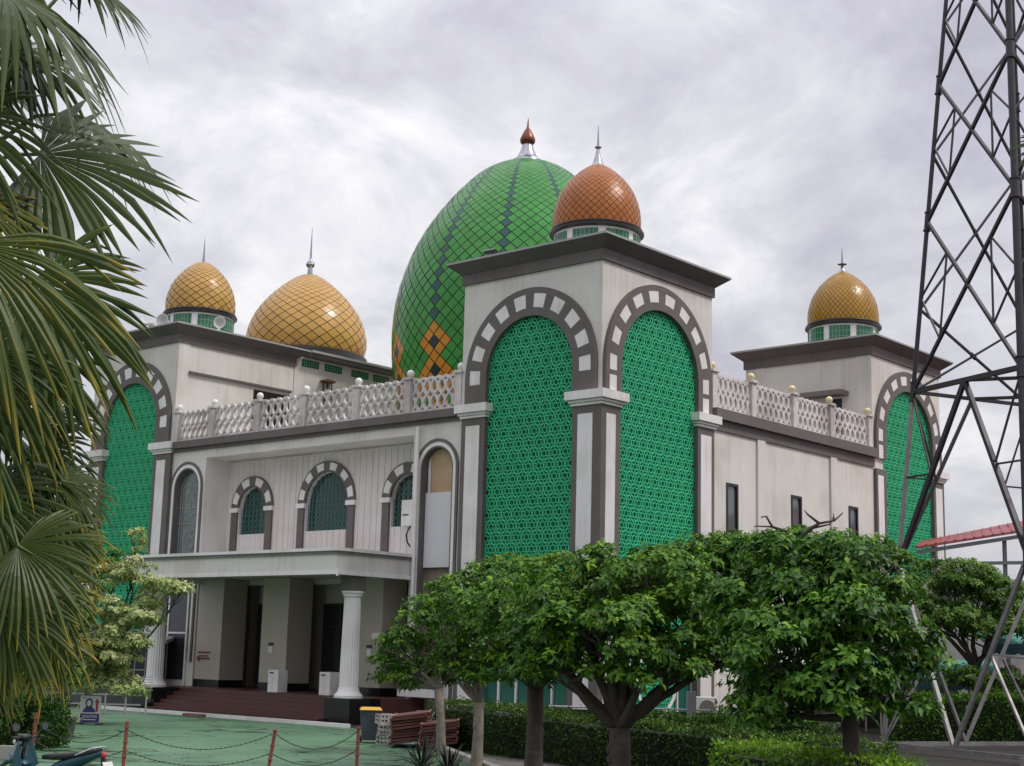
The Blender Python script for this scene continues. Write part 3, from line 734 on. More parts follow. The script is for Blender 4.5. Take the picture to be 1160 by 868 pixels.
L.new(mx.outputs[2], b.inputs['Base Color']); rmx = N.new('ShaderNodeMapRange'); L.new(mu.outputs[0], rmx.inputs[0]); rmx.inputs[3].default_value = .55; rmx.inputs[4].default_value = .12; L.new(rmx.outputs[0], b.inputs['Roughness'])
court = sheet('courtyard', [(-60, -4.72), (-7.0, -4.72), (-1.2, -6.9), (1.6, -9.6), (12.5, -17.5), (26, -27), (45, -46), (-20, -60), (-60, -40)], .004, m)
kb = MB(); kb.box(-22.9, -7.4, -4.72, -4.5, 0, .13); kb.build('kerb', 'white'); tag(bpy.data.objects['kerb'], kind='structure')
def strip(name, pts, wd, z0, z1, material, kind='structure'):
    mb = MB()
    for a_, b_ in zip(pts, pts[1:]):
        a_ = Vector((*a_, (z0+z1)/2)); b_ = Vector((*b_, (z0+z1)/2)); mb.beam(a_, b_, wd, z1-z0)
    o = mb.build(name, material); o['kind'] = kind; return o
kc = mat('concrete_kerb', (.26, .25, .23), .85, var=.25, vscale=2)
strip('kerb', [(-5.6, -5.25), (-1.2, -6.9), (1.6, -9.6)], .18, 0, .13, kc)
strip('kerb', [(1.7, -9.7), (7.0, -13.6), (12.5, -17.5), (19, -22.3)], .22, 0, .16, kc)
strip('kerb', [tuple(gp(-160, 34.6))[:2], tuple(gp(30, 35))[:2]], .25, 0, .3, kc)
sheet('planting_bed', [(-1.0, -6.7), (1.9, -9.5), (12.7, -17.3), (24, -25.5), (40, -20), (34, 12), (3, 6), (.8, -.6), (-6, -.9)], .006, mat('dark_soil', (.022, .02, .015), .95, var=.5, vscale=3, bump=.5))
sheet('path', [(-1.0, -6.75), (1.75, -9.55), (8.5, -14.4), (9.6, -12.7), (3.0, -7.9)], .010, mat('grey_paving', (.13, .125, .115), .85, var=.35, vscale=1.4))

# ------------------------------------------------------------------ FOLIAGE
def leaf_mesh(name, pos, dirs, nrm, length, width, tint, droop, material, parent):
    """numpy arrays; each leaf = 4 triangles folded on its midrib and drooping at the tip"""
    n = len(pos); d = dirs/np.linalg.norm(dirs, axis=1, keepdims=True)
    s = np.cross(d, nrm); s /= np.maximum(np.linalg.norm(s, axis=1, keepdims=True), 1e-6); nn = np.cross(s, d)
    l = length[:, None]; w_ = width[:, None]; dr = droop[:, None]*np.array([[0, 0, -1.]])
    base = pos; mid = pos+d*l*.5+dr*l*.12; tip = pos+d*l*.95+dr*l*.45
    Lf = mid-d*l*.05+s*w_*.5+nn*w_*.16; Rt = mid-d*l*.05-s*w_*.5+nn*w_*.16
    V_ = np.stack([base, Rt, mid, Lf, tip], 1).reshape(-1, 3)
    tri = np.array([[0, 1, 2], [0, 2, 3], [2, 1, 4], [2, 4, 3]])
    Fc = (np.arange(n)[:, None, None]*5+tri[None]).reshape(-1, 3)
    me = bpy.data.meshes.new(name); me.vertices.add(len(V_)); me.vertices.foreach_set('co', V_.ravel())
    nf = len(Fc); me.loops.add(nf*3); me.loops.foreach_set('vertex_index', Fc.ravel().astype(np.int32))
    me.polygons.add(nf); me.polygons.foreach_set('loop_start', np.arange(0, nf*3, 3, dtype=np.int32)); me.polygons.foreach_set('loop_total', np.full(nf, 3, dtype=np.int32))
    me.update(calc_edges=True)
    at = me.attributes.new('tint', 'FLOAT', 'POINT'); at.data.foreach_set('value', np.repeat(tint, 5).astype(np.float32))
    me.materials.append(material); me.polygons.foreach_set('use_smooth', np.ones(nf, dtype=bool))
    o = bpy.data.objects.new(name, me); COL.objects.link(o); o.parent = parent; return o
def rosettes(centres, outward, per, size, rng, spread=.9):
    """leaf arrays around twig tips"""
    n = len(centres); k = per
    C_ = np.repeat(centres, k, 0); O = np.repeat(outward, k, 0)
    ang = np.tile(np.arange(k)*2*PI/k, n)+np.repeat(rng.uniform(0, 6.28, n), k)+rng.normal(0, .25, n*k)
    ref = np.array([[.2, .1, .97]]); O = O/np.linalg.norm(O, axis=1, keepdims=True)
    t1 = np.cross(O, ref+rng.normal(0, .02, O.shape)); t1 /= np.linalg.norm(t1, axis=1, keepdims=True); t2 = np.cross(O, t1)
    el = rng.uniform(-.15, .75, n*k)[:, None]
    D = (t1*np.cos(ang)[:, None]+t2*np.sin(ang)[:, None])*spread+O*el
    D[:, 2] -= .12
    L_ = size*rng.uniform(.65, 1.25, n*k); W_ = L_*rng.uniform(.42, .60, n*k)
    pos = C_+rng.normal(0, size*.22, C_.shape)
    return pos, D, O+rng.normal(0, .25, O.shape), L_, W_
def limb(mb, p, q, r0, r1, bend=.12, n=6, rng=R, nseg=7):
    p = Vector(p); q = Vector(q); d = q-p; off = Vector((rng.uniform(-1, 1), rng.uniform(-1, 1), rng.uniform(-.3, .6)))*d.length*bend
    pts = [p+d*t+off*math.sin(PI*t)*1.0+Vector((rng.uniform(-1, 1), rng.uniform(-1, 1), 0))*d.length*.015 for t in [i/n for i in range(n+1)]]
    mb.tube(pts, [r0+(r1-r0)*i/n for i in range(n+1)], nseg); return pts
bark_m = mat('grey_bark', (.062, .050, .040), .9, var=.45, vscale=5, bump=.6, bscale=14)
bark_l = mat('pale_bark', (.21, .185, .15), .9, var=.35, vscale=6, bump=.5, bscale=14)
LM_tree = leafmat('broad_leaf', (.022, .070, .006), (.088, .215, .013), (.25, .42, .035), .5, .26)
LM_tree2 = leafmat('drooping_leaf', (.018, .060, .007), (.072, .190, .014), (.20, .36, .03), .46, .24)
LM_far = leafmat('pale_broad_leaf', (.030, .080, .010), (.10, .215, .020), (.24, .39, .05), .5, .24)
LM_hedge = leafmat('hedge_leaf', (.020, .055, .008), (.055, .125, .012), (.17, .28, .03), .5, .2)
LM_var = leafmat('cream_edged_leaf', (.12, .25, .05), (.38, .45, .16), (.68, .68, .38), .5, .25)

def px_lobes(depth, boxes):
    """crown lobes given as (photo x, photo y, depth offset, rx, ry, rz) -> world centres"""
    out = []
    for (px, py, dd, rx, rz) in boxes:
        out.append((pw(px, py, depth+dd), rx, rz))
    return out
def tree(base, lobes, label, leaf=.2, dens=34, seed=1, trunk_r=.16, material=None, bark=None, fork=1.3, group='small leafy trees along the hedge', name='leafy_tree', extra=None, lean=(0, 0), per=8, cat='tree', bright=.0):
    rng = np.random.default_rng(seed); rr = random.Random(seed); leaf = leaf*.73; dens = dens*1.75
    root = tag(empty(name, base), label, cat, group)
    B = Vector(base); tb = MB(); fk = Vector((lean[0], lean[1], fork))
    tb.tube([(0, 0, -.1), (0, 0, .0), (lean[0]*.2, lean[1]*.2, fork*.25), (lean[0]*.5+.02, lean[1]*.5, fork*.6), fk], [trunk_r*1.45, trunk_r*1.25, trunk_r, trunk_r*.88, trunk_r*.9], 12)
    for kk in range(5): z_ = rr.uniform(.25, .9)*fork; a_ = rr.uniform(0, 6.28); tb.sphere((math.cos(a_)*trunk_r*.75+lean[0]*z_/fork*.8, math.sin(a_)*trunk_r*.75+lean[1]*z_/fork*.8, z_), trunk_r*rr.uniform(.25, .42), 9, 0, rr.uniform(1, 2))
    cen = []; outw = []; age_light = []
    cc = sum((l[0] for l in lobes), Vector())/len(lobes)-B
    for (c, rx, rz) in lobes:
        c = c-B
        pts = limb(tb, fk, c+Vector((0, 0, -rz*.3)), trunk_r*.55, trunk_r*.16, .10, 7, rr)
        for _ in range(5):
            a = rr.uniform(0, 6.28); e = c+Vector((math.cos(a)*rx*.8, math.sin(a)*rx*.8, rr.uniform(-.3, .5)*rz)); limb(tb, pts[4+rr.randint(0, 2)], e, trunk_r*.2, trunk_r*.05, .1, 4, rr, 5)
        n = int(dens*rx*rx*4); ns = int(11*rx*rx+6)
        sa = rng.uniform(0, 2*PI, ns); sz_ = rng.uniform(-.55, .95, ns); sr = np.sqrt(1-sz_**2)*rng.uniform(.72, .98, ns)
        sub = np.stack([np.cos(sa)*sr*rx, np.sin(sa)*sr*rx, sz_*rz*.95], 1); srad = rng.uniform(.26, .46, ns)*min(1.0, .55+.45*rx)
        for q_ in sub[::2]: limb(tb, c+Vector((0, 0, -rz*.35)), c+Vector(tuple(q_))*.92, trunk_r*.12, trunk_r*.03, .08, 3, rr, 4)
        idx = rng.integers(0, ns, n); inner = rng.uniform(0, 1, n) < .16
        a = rng.uniform(0, 2*PI, n); z = rng.uniform(-.25, 1, n)**1.0; rad = np.sqrt(np.maximum(0, 1-z*z)); sc = rng.uniform(.35, 1.08, n)**.5
        loc_ = np.stack([np.cos(a)*rad*sc, np.sin(a)*rad*sc, z*sc*.62], 1)*srad[idx][:, None]
        p = sub[idx]+loc_
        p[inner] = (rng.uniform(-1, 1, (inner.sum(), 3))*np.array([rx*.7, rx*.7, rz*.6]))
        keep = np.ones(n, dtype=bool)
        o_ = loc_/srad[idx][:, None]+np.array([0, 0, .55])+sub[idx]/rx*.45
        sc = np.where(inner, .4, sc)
        cen.append(p+np.array(c)); outw.append(o_); age_light.append(np.where(inner, -.1, rng.normal(0, .10, ns)[idx]+np.clip(loc_[:, 2]/srad[idx]*.42, -.12, .24)))   # young pale tips plus light from above in the tint: tops paler, inner darker
    cen = np.concatenate(cen); lowf = np.concatenate(age_light); outw = np.concatenate(outw)
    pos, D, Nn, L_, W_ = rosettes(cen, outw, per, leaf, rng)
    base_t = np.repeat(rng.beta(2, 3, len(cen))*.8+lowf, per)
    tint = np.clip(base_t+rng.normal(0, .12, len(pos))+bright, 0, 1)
    tb.build('trunk', bark or bark_m, root, smooth=True)
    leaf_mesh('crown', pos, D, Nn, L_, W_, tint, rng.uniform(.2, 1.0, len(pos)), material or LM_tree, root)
    if extra: extra(root, B)
    return root

# T2/T1 pair + T3 + T4 : the row in front of the mosque, T5 nearest
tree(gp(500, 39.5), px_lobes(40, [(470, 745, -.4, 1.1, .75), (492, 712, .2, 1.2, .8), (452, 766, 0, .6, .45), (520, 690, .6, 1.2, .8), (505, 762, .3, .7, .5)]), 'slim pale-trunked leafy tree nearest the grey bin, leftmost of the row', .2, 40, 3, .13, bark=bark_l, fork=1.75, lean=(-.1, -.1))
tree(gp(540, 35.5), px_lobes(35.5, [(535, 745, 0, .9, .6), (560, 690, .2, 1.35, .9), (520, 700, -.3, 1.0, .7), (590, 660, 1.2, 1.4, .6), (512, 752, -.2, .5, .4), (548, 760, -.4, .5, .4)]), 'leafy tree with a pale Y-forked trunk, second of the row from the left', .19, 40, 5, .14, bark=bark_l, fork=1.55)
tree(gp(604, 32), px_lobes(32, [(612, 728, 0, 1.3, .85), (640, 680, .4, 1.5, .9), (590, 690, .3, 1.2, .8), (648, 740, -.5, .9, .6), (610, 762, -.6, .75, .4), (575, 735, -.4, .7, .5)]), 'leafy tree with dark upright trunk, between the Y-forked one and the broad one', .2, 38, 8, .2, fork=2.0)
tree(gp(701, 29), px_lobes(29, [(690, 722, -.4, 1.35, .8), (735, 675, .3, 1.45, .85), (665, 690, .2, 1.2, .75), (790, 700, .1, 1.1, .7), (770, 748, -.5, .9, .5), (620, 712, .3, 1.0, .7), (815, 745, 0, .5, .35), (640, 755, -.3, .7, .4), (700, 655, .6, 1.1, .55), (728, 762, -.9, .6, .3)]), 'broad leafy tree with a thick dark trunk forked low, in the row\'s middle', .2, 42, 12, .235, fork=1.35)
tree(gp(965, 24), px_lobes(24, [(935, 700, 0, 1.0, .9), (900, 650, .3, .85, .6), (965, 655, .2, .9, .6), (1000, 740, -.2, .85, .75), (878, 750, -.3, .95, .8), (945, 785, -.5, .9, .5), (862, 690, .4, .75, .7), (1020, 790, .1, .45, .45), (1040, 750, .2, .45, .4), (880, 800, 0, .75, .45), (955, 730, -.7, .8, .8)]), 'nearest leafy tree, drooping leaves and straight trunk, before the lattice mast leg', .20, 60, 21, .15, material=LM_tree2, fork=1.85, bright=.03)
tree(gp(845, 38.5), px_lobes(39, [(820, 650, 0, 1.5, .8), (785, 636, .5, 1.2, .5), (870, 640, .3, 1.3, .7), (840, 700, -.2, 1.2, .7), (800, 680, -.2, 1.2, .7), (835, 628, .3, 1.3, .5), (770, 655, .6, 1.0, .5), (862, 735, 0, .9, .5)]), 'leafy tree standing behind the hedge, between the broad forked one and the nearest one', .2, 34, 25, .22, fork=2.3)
def dead(root, B):
    mb = MB(); rr = random.Random(4)
    def pp(px, py, dep=40.0):
        return pw(px, py, dep)-B
    for path, r0 in (([(905, 650), (900, 622), (893, 610), (875, 604), (868, 592), (862, 593)], .05), ([(900, 622), (918, 606), (928, 600), (945, 597), (955, 588)], .045), ([(928, 600), (915, 590), (911, 585)], .03), ([(918, 606), (940, 601), (945, 591)], .025), ([(945, 597), (944, 588)], .02), ([(875, 604), (855, 603), (853, 610)], .02)):
        mb.tube([pp(q[0], q[1]-7) for q in path], [r0*1.5*(1-.75*i/(len(path)-1)) for i in range(len(path))], 6)
    mb.build('bare_branch', bark_m, root, smooth=True)
    mb = MB()
    for path, r0 in (([(1015, 700), (1008, 690), (1008, 665), (1000, 645), (980, 630), (975, 626)], .05), ([(980, 630), (968, 648), (960, 655)], .035), ([(1018, 642), (1000, 632), (975, 626)], .04), ([(1008, 665), (1002, 690)], .03)):
        mb.tube([pp(*q) for q in path], [r0*(1-.6*i/(len(path)-1)) for i in range(len(path))], 6)
    mb.build('bare_branch', bark_l, root, smooth=True)
tree(gp(930, 42), px_lobes(42, [(880, 632, 0, 1.5, .55), (925, 626, .2, 1.6, .6), (970, 634, .3, 1.3, .55), (1010, 640, .2, .7, .4), (940, 665, -.2, 1.6, .6), (1000, 670, .2, 1.0, .6)]), 'flat-topped leafy tree with bare twigs poking out above, behind the nearest tree', .2, 34, 31, .2, fork=2.6, extra=dead)
tree(gp(1108, 56), px_lobes(56, [(1080, 655, 0, 1.7, .6), (1110, 668, .5, 1.7, .6), (1060, 700, -.5, 1.8, .6), (1120, 712, 0, 1.9, .55), (1150, 690, .6, 1.4, .6), (1040, 690, .4, 1.0, .5), (1085, 770, -.5, 1.0, .4)]), 'layered pale-green tree seen through the lattice tower in front of the red roof', .22, 30, 41, .2, material=LM_far, fork=2.6, group='trees behind the lattice tower')
tree(gp(1190, 54), px_lobes(54, [(1180, 790, 0, 1.6, .7), (1150, 775, .5, 1.2, .6), (1210, 730, 0, 1.6, .8)]), 'darker tree at the right edge behind the lattice tower', .22, 26, 43, .2, material=LM_far, fork=2.0, group='trees behind the lattice tower')
# variegated shrub-tree left of the portico
tree(gp(96, 53), px_lobes(50.5, [(152, 615, 0, .35, .55), (155, 650, 0, .55, .55), (185, 667, -.3, .7, .28), (205, 668, -.4, .35, .2), (150, 695, 0, 1.1, .6), (120, 725, 0, 1.0, .6), (145, 725, -.2, .8, .5), (110, 760, .1, .9, .5), (130, 655, .3, .6, .5), (140, 745, -.2, .5, .4), (95, 690, .3, .8, .6), (140, 780, 0, .7, .35), (100, 775, .1, .8, .4), (125, 748, -.2, .7, .35)]), 'cream-variegated tree left of the portico column', .165, 80, 51, .10, material=LM_var, fork=1.2, name='variegated_tree', group='trees left of the portico', per=8, bright=.18)
tree(gp(72, 55), px_lobes(52, [(118, 640, 0, .9, .6), (100, 660, .4, .8, .8)]), 'plain bright-green tree just behind the cream-variegated one', .18, 40, 52, .10, material=LM_tree, fork=1.4, group='trees left of the portico', bright=.15)
tree(gp(25, 47), px_lobes(47, [(0, 720, 0, 1.8, 1.2), (40, 760, 0, 1.5, .9), (-40, 700, 1, 2.0, 1.5), (20, 640, 2, 1.6, 1.3), (60, 700, 1.5, 1.2, 1.0)]), 'dark dense tree at the left edge behind the fan palms', .2, 26, 53, .2, material=LM_tree2, fork=1.8, group='trees left of the portico')

def hedge(name, pts, width, h, label, seed, dens=320, group='clipped hedges', mat_=None, leaf=.075, bright=0.):
    rng = np.random.default_rng(seed); pos = []; Nn = []; core = MB()
    for (a_, ha), (b_, hb) in zip(list(zip(pts, h)), list(zip(pts, h))[1:]):
        a_ = Vector((a_[0], a_[1], 0)); b_ = Vector((b_[0], b_[1], 0)); d = b_-a_; l = d.length; d.normalize(); s_ = Vector((d.y, -d.x, 0))
        w2 = width/2-.2
        core.hull8([a_-s_*w2, a_+s_*w2, a_+s_*w2+Vector((0, 0, ha-.2)), a_-s_*w2+Vector((0, 0, ha-.2))], [b_-s_*w2, b_+s_*w2, b_+s_*w2+Vector((0, 0, hb-.2)), b_-s_*w2+Vector((0, 0, hb-.2))])
        n = int(dens*l*(width+2*max(ha, hb)))
        t = rng.uniform(0, 1, n); k = rng.uniform(0, width+ha+hb, n); H = ha+(hb-ha)*t
        for e_, dd_ in ((a_, -1), (b_, 1)):
            for _ in range(int(dens*width*ha)):
                q_ = e_+d*dd_*(rng.uniform(-.1, .06)+.0)+s_*rng.uniform(-width/2, width/2); pos.append((q_.x, q_.y, rng.uniform(0, ha))); Nn.append((d.x*dd_, d.y*dd_, .4))
        for ti, ki, hi in zip(t, k, H):
            base = a_+d*l*ti; bump = .06*math.sin(ti*l*2.1)+.04*math.sin(ti*l*5.3+1)
            if ki < width: p_ = base+s_*(ki-width/2); z = hi+bump-abs(rng.normal(0, .05)); nrm = (0, 0, 1)
            else:
                sd = 1 if ki-width < hi else -1; z = rng.uniform(0, hi); p_ = base+s_*sd*(width/2+bump*.7-abs(rng.normal(0, .05))); nrm = (s_.x*sd, s_.y*sd, .5)
            pos.append((p_.x, p_.y, z)); Nn.append(nrm)
    root = tag(empty(name, (0, 0, 0)), label, 'hedge', group)
    core.build('hedge_core', mat('hedge_inner_twigs', (.010, .014, .006), .95), root)
    pos = np.array(pos); Nn = np.array(Nn); n = len(pos)
    sh = rng.uniform(0, 1, n) < .05; pos[sh, 2] += rng.uniform(.03, .16, sh.sum())*(Nn[sh, 2] > .9)
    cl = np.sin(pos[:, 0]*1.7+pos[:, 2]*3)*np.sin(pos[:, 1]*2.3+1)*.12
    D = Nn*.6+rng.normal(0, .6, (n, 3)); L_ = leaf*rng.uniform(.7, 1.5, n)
    top_light = (Nn[:, 2] > .9)*.2  # hedge tops tinted lighter, standing for light from above
    leaf_mesh('hedge_foliage', pos, D, rng.normal(0, 1, (n, 3)), L_, L_*.5, np.clip(rng.beta(2, 3, n)*.8+top_light+cl+bright, 0, 1), rng.uniform(0, .4, n), mat_ or LM_hedge, root)
    return root
def g2(px, d): v = gp(px, d); return (v.x, v.y)
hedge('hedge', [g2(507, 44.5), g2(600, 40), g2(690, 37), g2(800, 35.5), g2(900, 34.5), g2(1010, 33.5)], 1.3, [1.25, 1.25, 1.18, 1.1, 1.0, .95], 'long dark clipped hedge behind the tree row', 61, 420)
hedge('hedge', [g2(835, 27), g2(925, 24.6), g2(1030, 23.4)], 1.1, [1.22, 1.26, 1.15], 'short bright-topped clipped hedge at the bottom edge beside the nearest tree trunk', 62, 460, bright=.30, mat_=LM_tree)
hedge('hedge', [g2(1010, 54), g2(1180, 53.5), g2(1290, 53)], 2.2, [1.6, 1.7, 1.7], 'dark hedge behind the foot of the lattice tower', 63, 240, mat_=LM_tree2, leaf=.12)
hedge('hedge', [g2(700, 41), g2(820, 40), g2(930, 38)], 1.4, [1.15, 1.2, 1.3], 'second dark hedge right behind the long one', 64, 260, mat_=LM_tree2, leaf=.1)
rng = np.random.default_rng(5); n = 900; P3 = []
for i in range(n):
    v_ = gp(rng.uniform(120, 1000), rng.uniform(27, 43)); P3.append((v_.x, v_.y, .02))
lf = leaf_mesh('fallen_leaves', np.array(P3), rng.normal(0, 1, (n, 3))*np.array([1, 1, .05]), np.tile([0, 0, 1.], (n, 1))+rng.normal(0, .2, (n, 3)), rng.uniform(.05, .12, n), rng.uniform(.03, .06, n), rng.uniform(0, 1, n), np.zeros(n), leafmat('dry_leaf', (.05, .04, .012), (.13, .09, .02), (.22, .16, .04), .7, .05), None); lf['kind'] = 'stuff'
# strappy plant at the kerb end
def strappy(base, n, l, label, seed, lm, cat='plant', group='spiky garden plants', wd=.05):
    rr = random.Random(seed); root = tag(empty('spiky_plant', base), label, cat, group); mb = MB()
    for i in range(n):
        a = rr.uniform(0, 6.28); el = rr.uniform(.25, 1.35); d = Vector((math.cos(a)*math.cos(el), math.sin(a)*math.cos(el), math.sin(el))); s_ = Vector((-math.sin(a), math.cos(a), 0)); ll = l*rr.uniform(.7, 1.15)
        pts = [Vector((math.cos(a)*.05, math.sin(a)*.05, rr.uniform(0, .12)))+d*ll*t+Vector((0, 0, -.45*ll*t*t*math.cos(el))) for t in (0, .35, .7, 1)]
        ws = [wd*.6, wd, wd*.7, .004]
        vs = [];
        for p_, w_ in zip(pts, ws): vs += [p_-s_*w_/2, p_+s_*w_/2]
        mb.add(vs, [(0, 1, 3, 2), (2, 3, 5, 4), (4, 5, 7, 6)])
    mb.build('blades', lm, root, recalc=False, smooth=True); return root
dk = mat('dark_purple_blade', (.018, .022, .018), .4, var=.4, vscale=4); yl = mat('yellow_green_blade', (.19, .24, .05), .5, var=.4, vscale=3)
strappy(gp(478, 35.5), 70, .95, 'dark spiky plant at the end of the kerb before the pale tree trunks', 71, dk)
strappy(gp(508, 34.6), 60, .8, 'second dark spiky plant, right of the first beside the pale trunk', 72, dk)
strappy(gp(68, 43), 46, 1.35, 'yellow-green arching plant beside the grey pot left of the sign', 73, yl, wd=.09)
strappy(gp(8, 26.5), 40, .7, 'low yellow-green plant at the bottom left corner behind the motorcycle', 74, yl, wd=.07)
hedge('hedge', [g2(-60, 37.5), g2(10, 38.3), g2(46, 39.5)], 1.6, [1.4, 1.4, .9], 'dark hedge in the bottom left corner behind the motorcycle', 65, 520, mat_=LM_tree2, leaf=.10, bright=-.22)  # tint lowered for its dark leaves and the shade in that corner
po = tag(empty('flower_pot', gp(74, 42.5)), 'dark grey pot left of the women entrance sign', 'pot'); a = MB(); a.lathe([(.2, 0), (.26, .5), (.3, .55), (.3, .6), (.25, .6), (.22, .5)], 20); a.build('pot_body', mat('grey_pot', (.08, .08, .08), .6), po, smooth='auto')
a = MB(); a.lathe([(.01, .5), (.23, .51)], 16); a.build('soil', g_m, po)

# ------------------------------------------------------------------ FAN PALMS
LM_palm = leafmat('palm_blade', (.010, .024, .004), (.046, .078, .010), (.36, .27, .035), .42, .16)
palm_stalk = mat('palm_stalk', (.10, .15, .04), .5, var=.3)
def fan(mb_v, mb_f, tint, H, ax, nrm, Rd, nseg, span, seed, droop=.35, old=.0):
    """one fan blade: H hastula, ax main axis, nrm upper side normal"""
    rr = random.Random(seed); ax = ax.normalized(); sd = ax.cross(nrm).normalized(); nn = sd.cross(ax).normalized()
    for i in range(nseg):
        st = span/(nseg-1); th = (-span/2+span*i/(nseg-1))+rr.uniform(-.10, .10)*st
        cone = .18*math.cos(th*.8)+.03*math.sin(i*1.9+seed)
        d0 = (ax*math.cos(th)+sd*math.sin(th)); L_ = Rd*(1-.10*abs(th)/(span/2))*rr.uniform(.86, 1.06)
        drp = droop*rr.choice((.5, .8, 1, 1, 1.3, 1.9))*rr.uniform(.8, 1.2); side = (sd*math.cos(th)-ax*math.sin(th))
        tw = rr.uniform(-.035, .035); bent = rr.random() < .16; lift = rr.uniform(-.03, .04)*L_
        prev = None; o = len(mb_v)
        T = (0.03, .2, .4, .55, .68, .79, .90, 1.0)
        for t in T:
            r_ = L_*t
            p_ = H+d0*r_-nn*cone*r_*t*.9+side*tw*r_*t+nn*lift*t*t
            p_ = p_+Vector((0, 0, -1))*drp*L_*max(0, t-.35)**1.7
            if bent: p_ = p_+Vector((0, 0, -1))*L_*.9*max(0, t-.62)**1.4
            wfull = r_*st*.5*1.02
            wmax = L_*.68*st*.5*1.04
            if t <= .68: w_ = wfull
            else: w_ = wmax*(1-((t-.68)/.32)**1.5)*.90+.0015
            fold = w_*.55
            mb_v += [p_-side*w_-nn*fold*.5, p_+nn*fold*.5, p_+side*w_-nn*fold*.5]
            base = .30+rr.uniform(-.05, .05)
            tt = base+(.55+old)*max(0, t-.82)/.18*rr.uniform(.2, 1)*(.35+old*1.6)+old*.45*rr.uniform(.4, 1)
            tint += [tt, min(1, tt+.22), tt]
        for k in range(len(T)-1):
            a = o+k*3; mb_f += [(a, a+1, a+4, a+3), (a+1, a+2, a+5, a+4)]
def palm(base, crown, fronds, label, seed):
    root = tag(empty('fan_palm', base), label, 'palm', 'fan palms at the left edge'); B = Vector(base); cr = Vector(crown)-B
    tb = MB(); k = 24; pts = []; rs = []
    for i in range(k+1):
        t = i/k; pts.append((math.sin(t*2)*.12, 0, -.1+(cr.z-.1)*t)); rs.append(.19-.05*t+(.012 if i % 2 else 0))
    tb.tube(pts, rs, 14); tb.build('trunk', mat('palm_trunk_bark', (.13, .11, .09), .9, var=.4, vscale=6, bump=.6), root, smooth=True)
    for j, (Hc, tip, nrm, Rd, span, droop, old) in enumerate(fronds):
        v, f, ti = [], [], []
        H = Vector(Hc)-B; ax = (Vector(tip)-Vector(Hc))
        fan(v, f, ti, H, ax, Vector(nrm), Rd, 32, span, seed*50+j, droop, old)
        me = bpy.data.meshes.new('fan_leaf'); me.from_pydata([tuple(p) for p in v], [], f); me.materials.append(LM_palm)
        at = me.attributes.new('tint', 'FLOAT', 'POINT'); at.data.foreach_set('value', np.clip(np.array(ti, dtype=np.float32), 0, 1))
        o = bpy.data.objects.new('fan_leaf', me); COL.objects.link(o); o.parent = root
        st = MB(); c0 = cr+Vector((0, 0, -.15)); mid = (c0+H)/2+Vector((0, 0, .18*(H-c0).length)); st.tube([c0, c0.lerp(mid, .6), mid.lerp(H, .3), H, H+ax.normalized()*.12], [.022, .018, .015, .012, .004], 6)
        st.build('leaf_stalk', palm_stalk, o, smooth=True)
    return root
def fr(px, py, dep, tx, ty, dd, face, Rd, span=3.6, droop=.35, old=0.):
    """frond from pixel anchors: hastula, tip (with depth offset), facing = how far the upper side turns to the camera"""
    H = pw(px, py, dep); T = pw(tx, ty, dep+dd); n_ = (-VF*face+Vector((0, 0, 1))*(1-face*.5)).normalized()
    return (tuple(H), tuple(H+(T-H)), tuple(n_), Rd, span, droop, old)
pa = gp(-150, 9.6); pb = gp(-135, 8.6)
FA = [
 fr(45, 175, 9.5, 225, 215, .15, .80, 1.04, 3.5, .26, .0),
 fr(80, 128, 10.4, 215, 190, .3, .35, .86, 3.0, .34, .0),
 fr(5, -10, 9.2, 150, 60, .3, .45, .98, 3.3, .55, .05),
 fr(-40, 40, 9.8, 80, 110, .2, .7, .72, 3.4, .5, .05),
 fr(85, -25, 9.7, 175, 10, .4, .5, .60, 3.2, .5, .0),
 fr(-60, 130, 9.0, 60, 230, -.1, .8, .80, 3.2, .4, .1),
 fr(20, 245, 10.6, 90, 290, .4, .4, .50, 3.2, .4, .0),
 fr(-60, -90, 9.5, 60, 20, 0, .6, 1.0, 3.4, .5, .15),
 fr(-40, 225, 8.9, 50, 310, 0, .6, .62, 3.0, .6, .75),
]
FA += [fr(20, 60, 10.2, 130, 90, .2, .6, .75, 3.3, .5, .0)]
FA += [fr(x_, y_, d_, x_+tx_, y_+ty_, .2, .5, r_, 3.2, .4, o_) for (x_, y_, d_, tx_, ty_, r_, o_) in [(-30, 0, 10.6, 90, 60, .7, 0), (-20, 90, 10.9, 90, 40, .62, .05), (-40, 190, 10.6, 80, 50, .66, 0), (20, 210, 11.0, 60, 60, .5, .1), (-10, 290, 10.8, 70, 30, .5, 0)]]
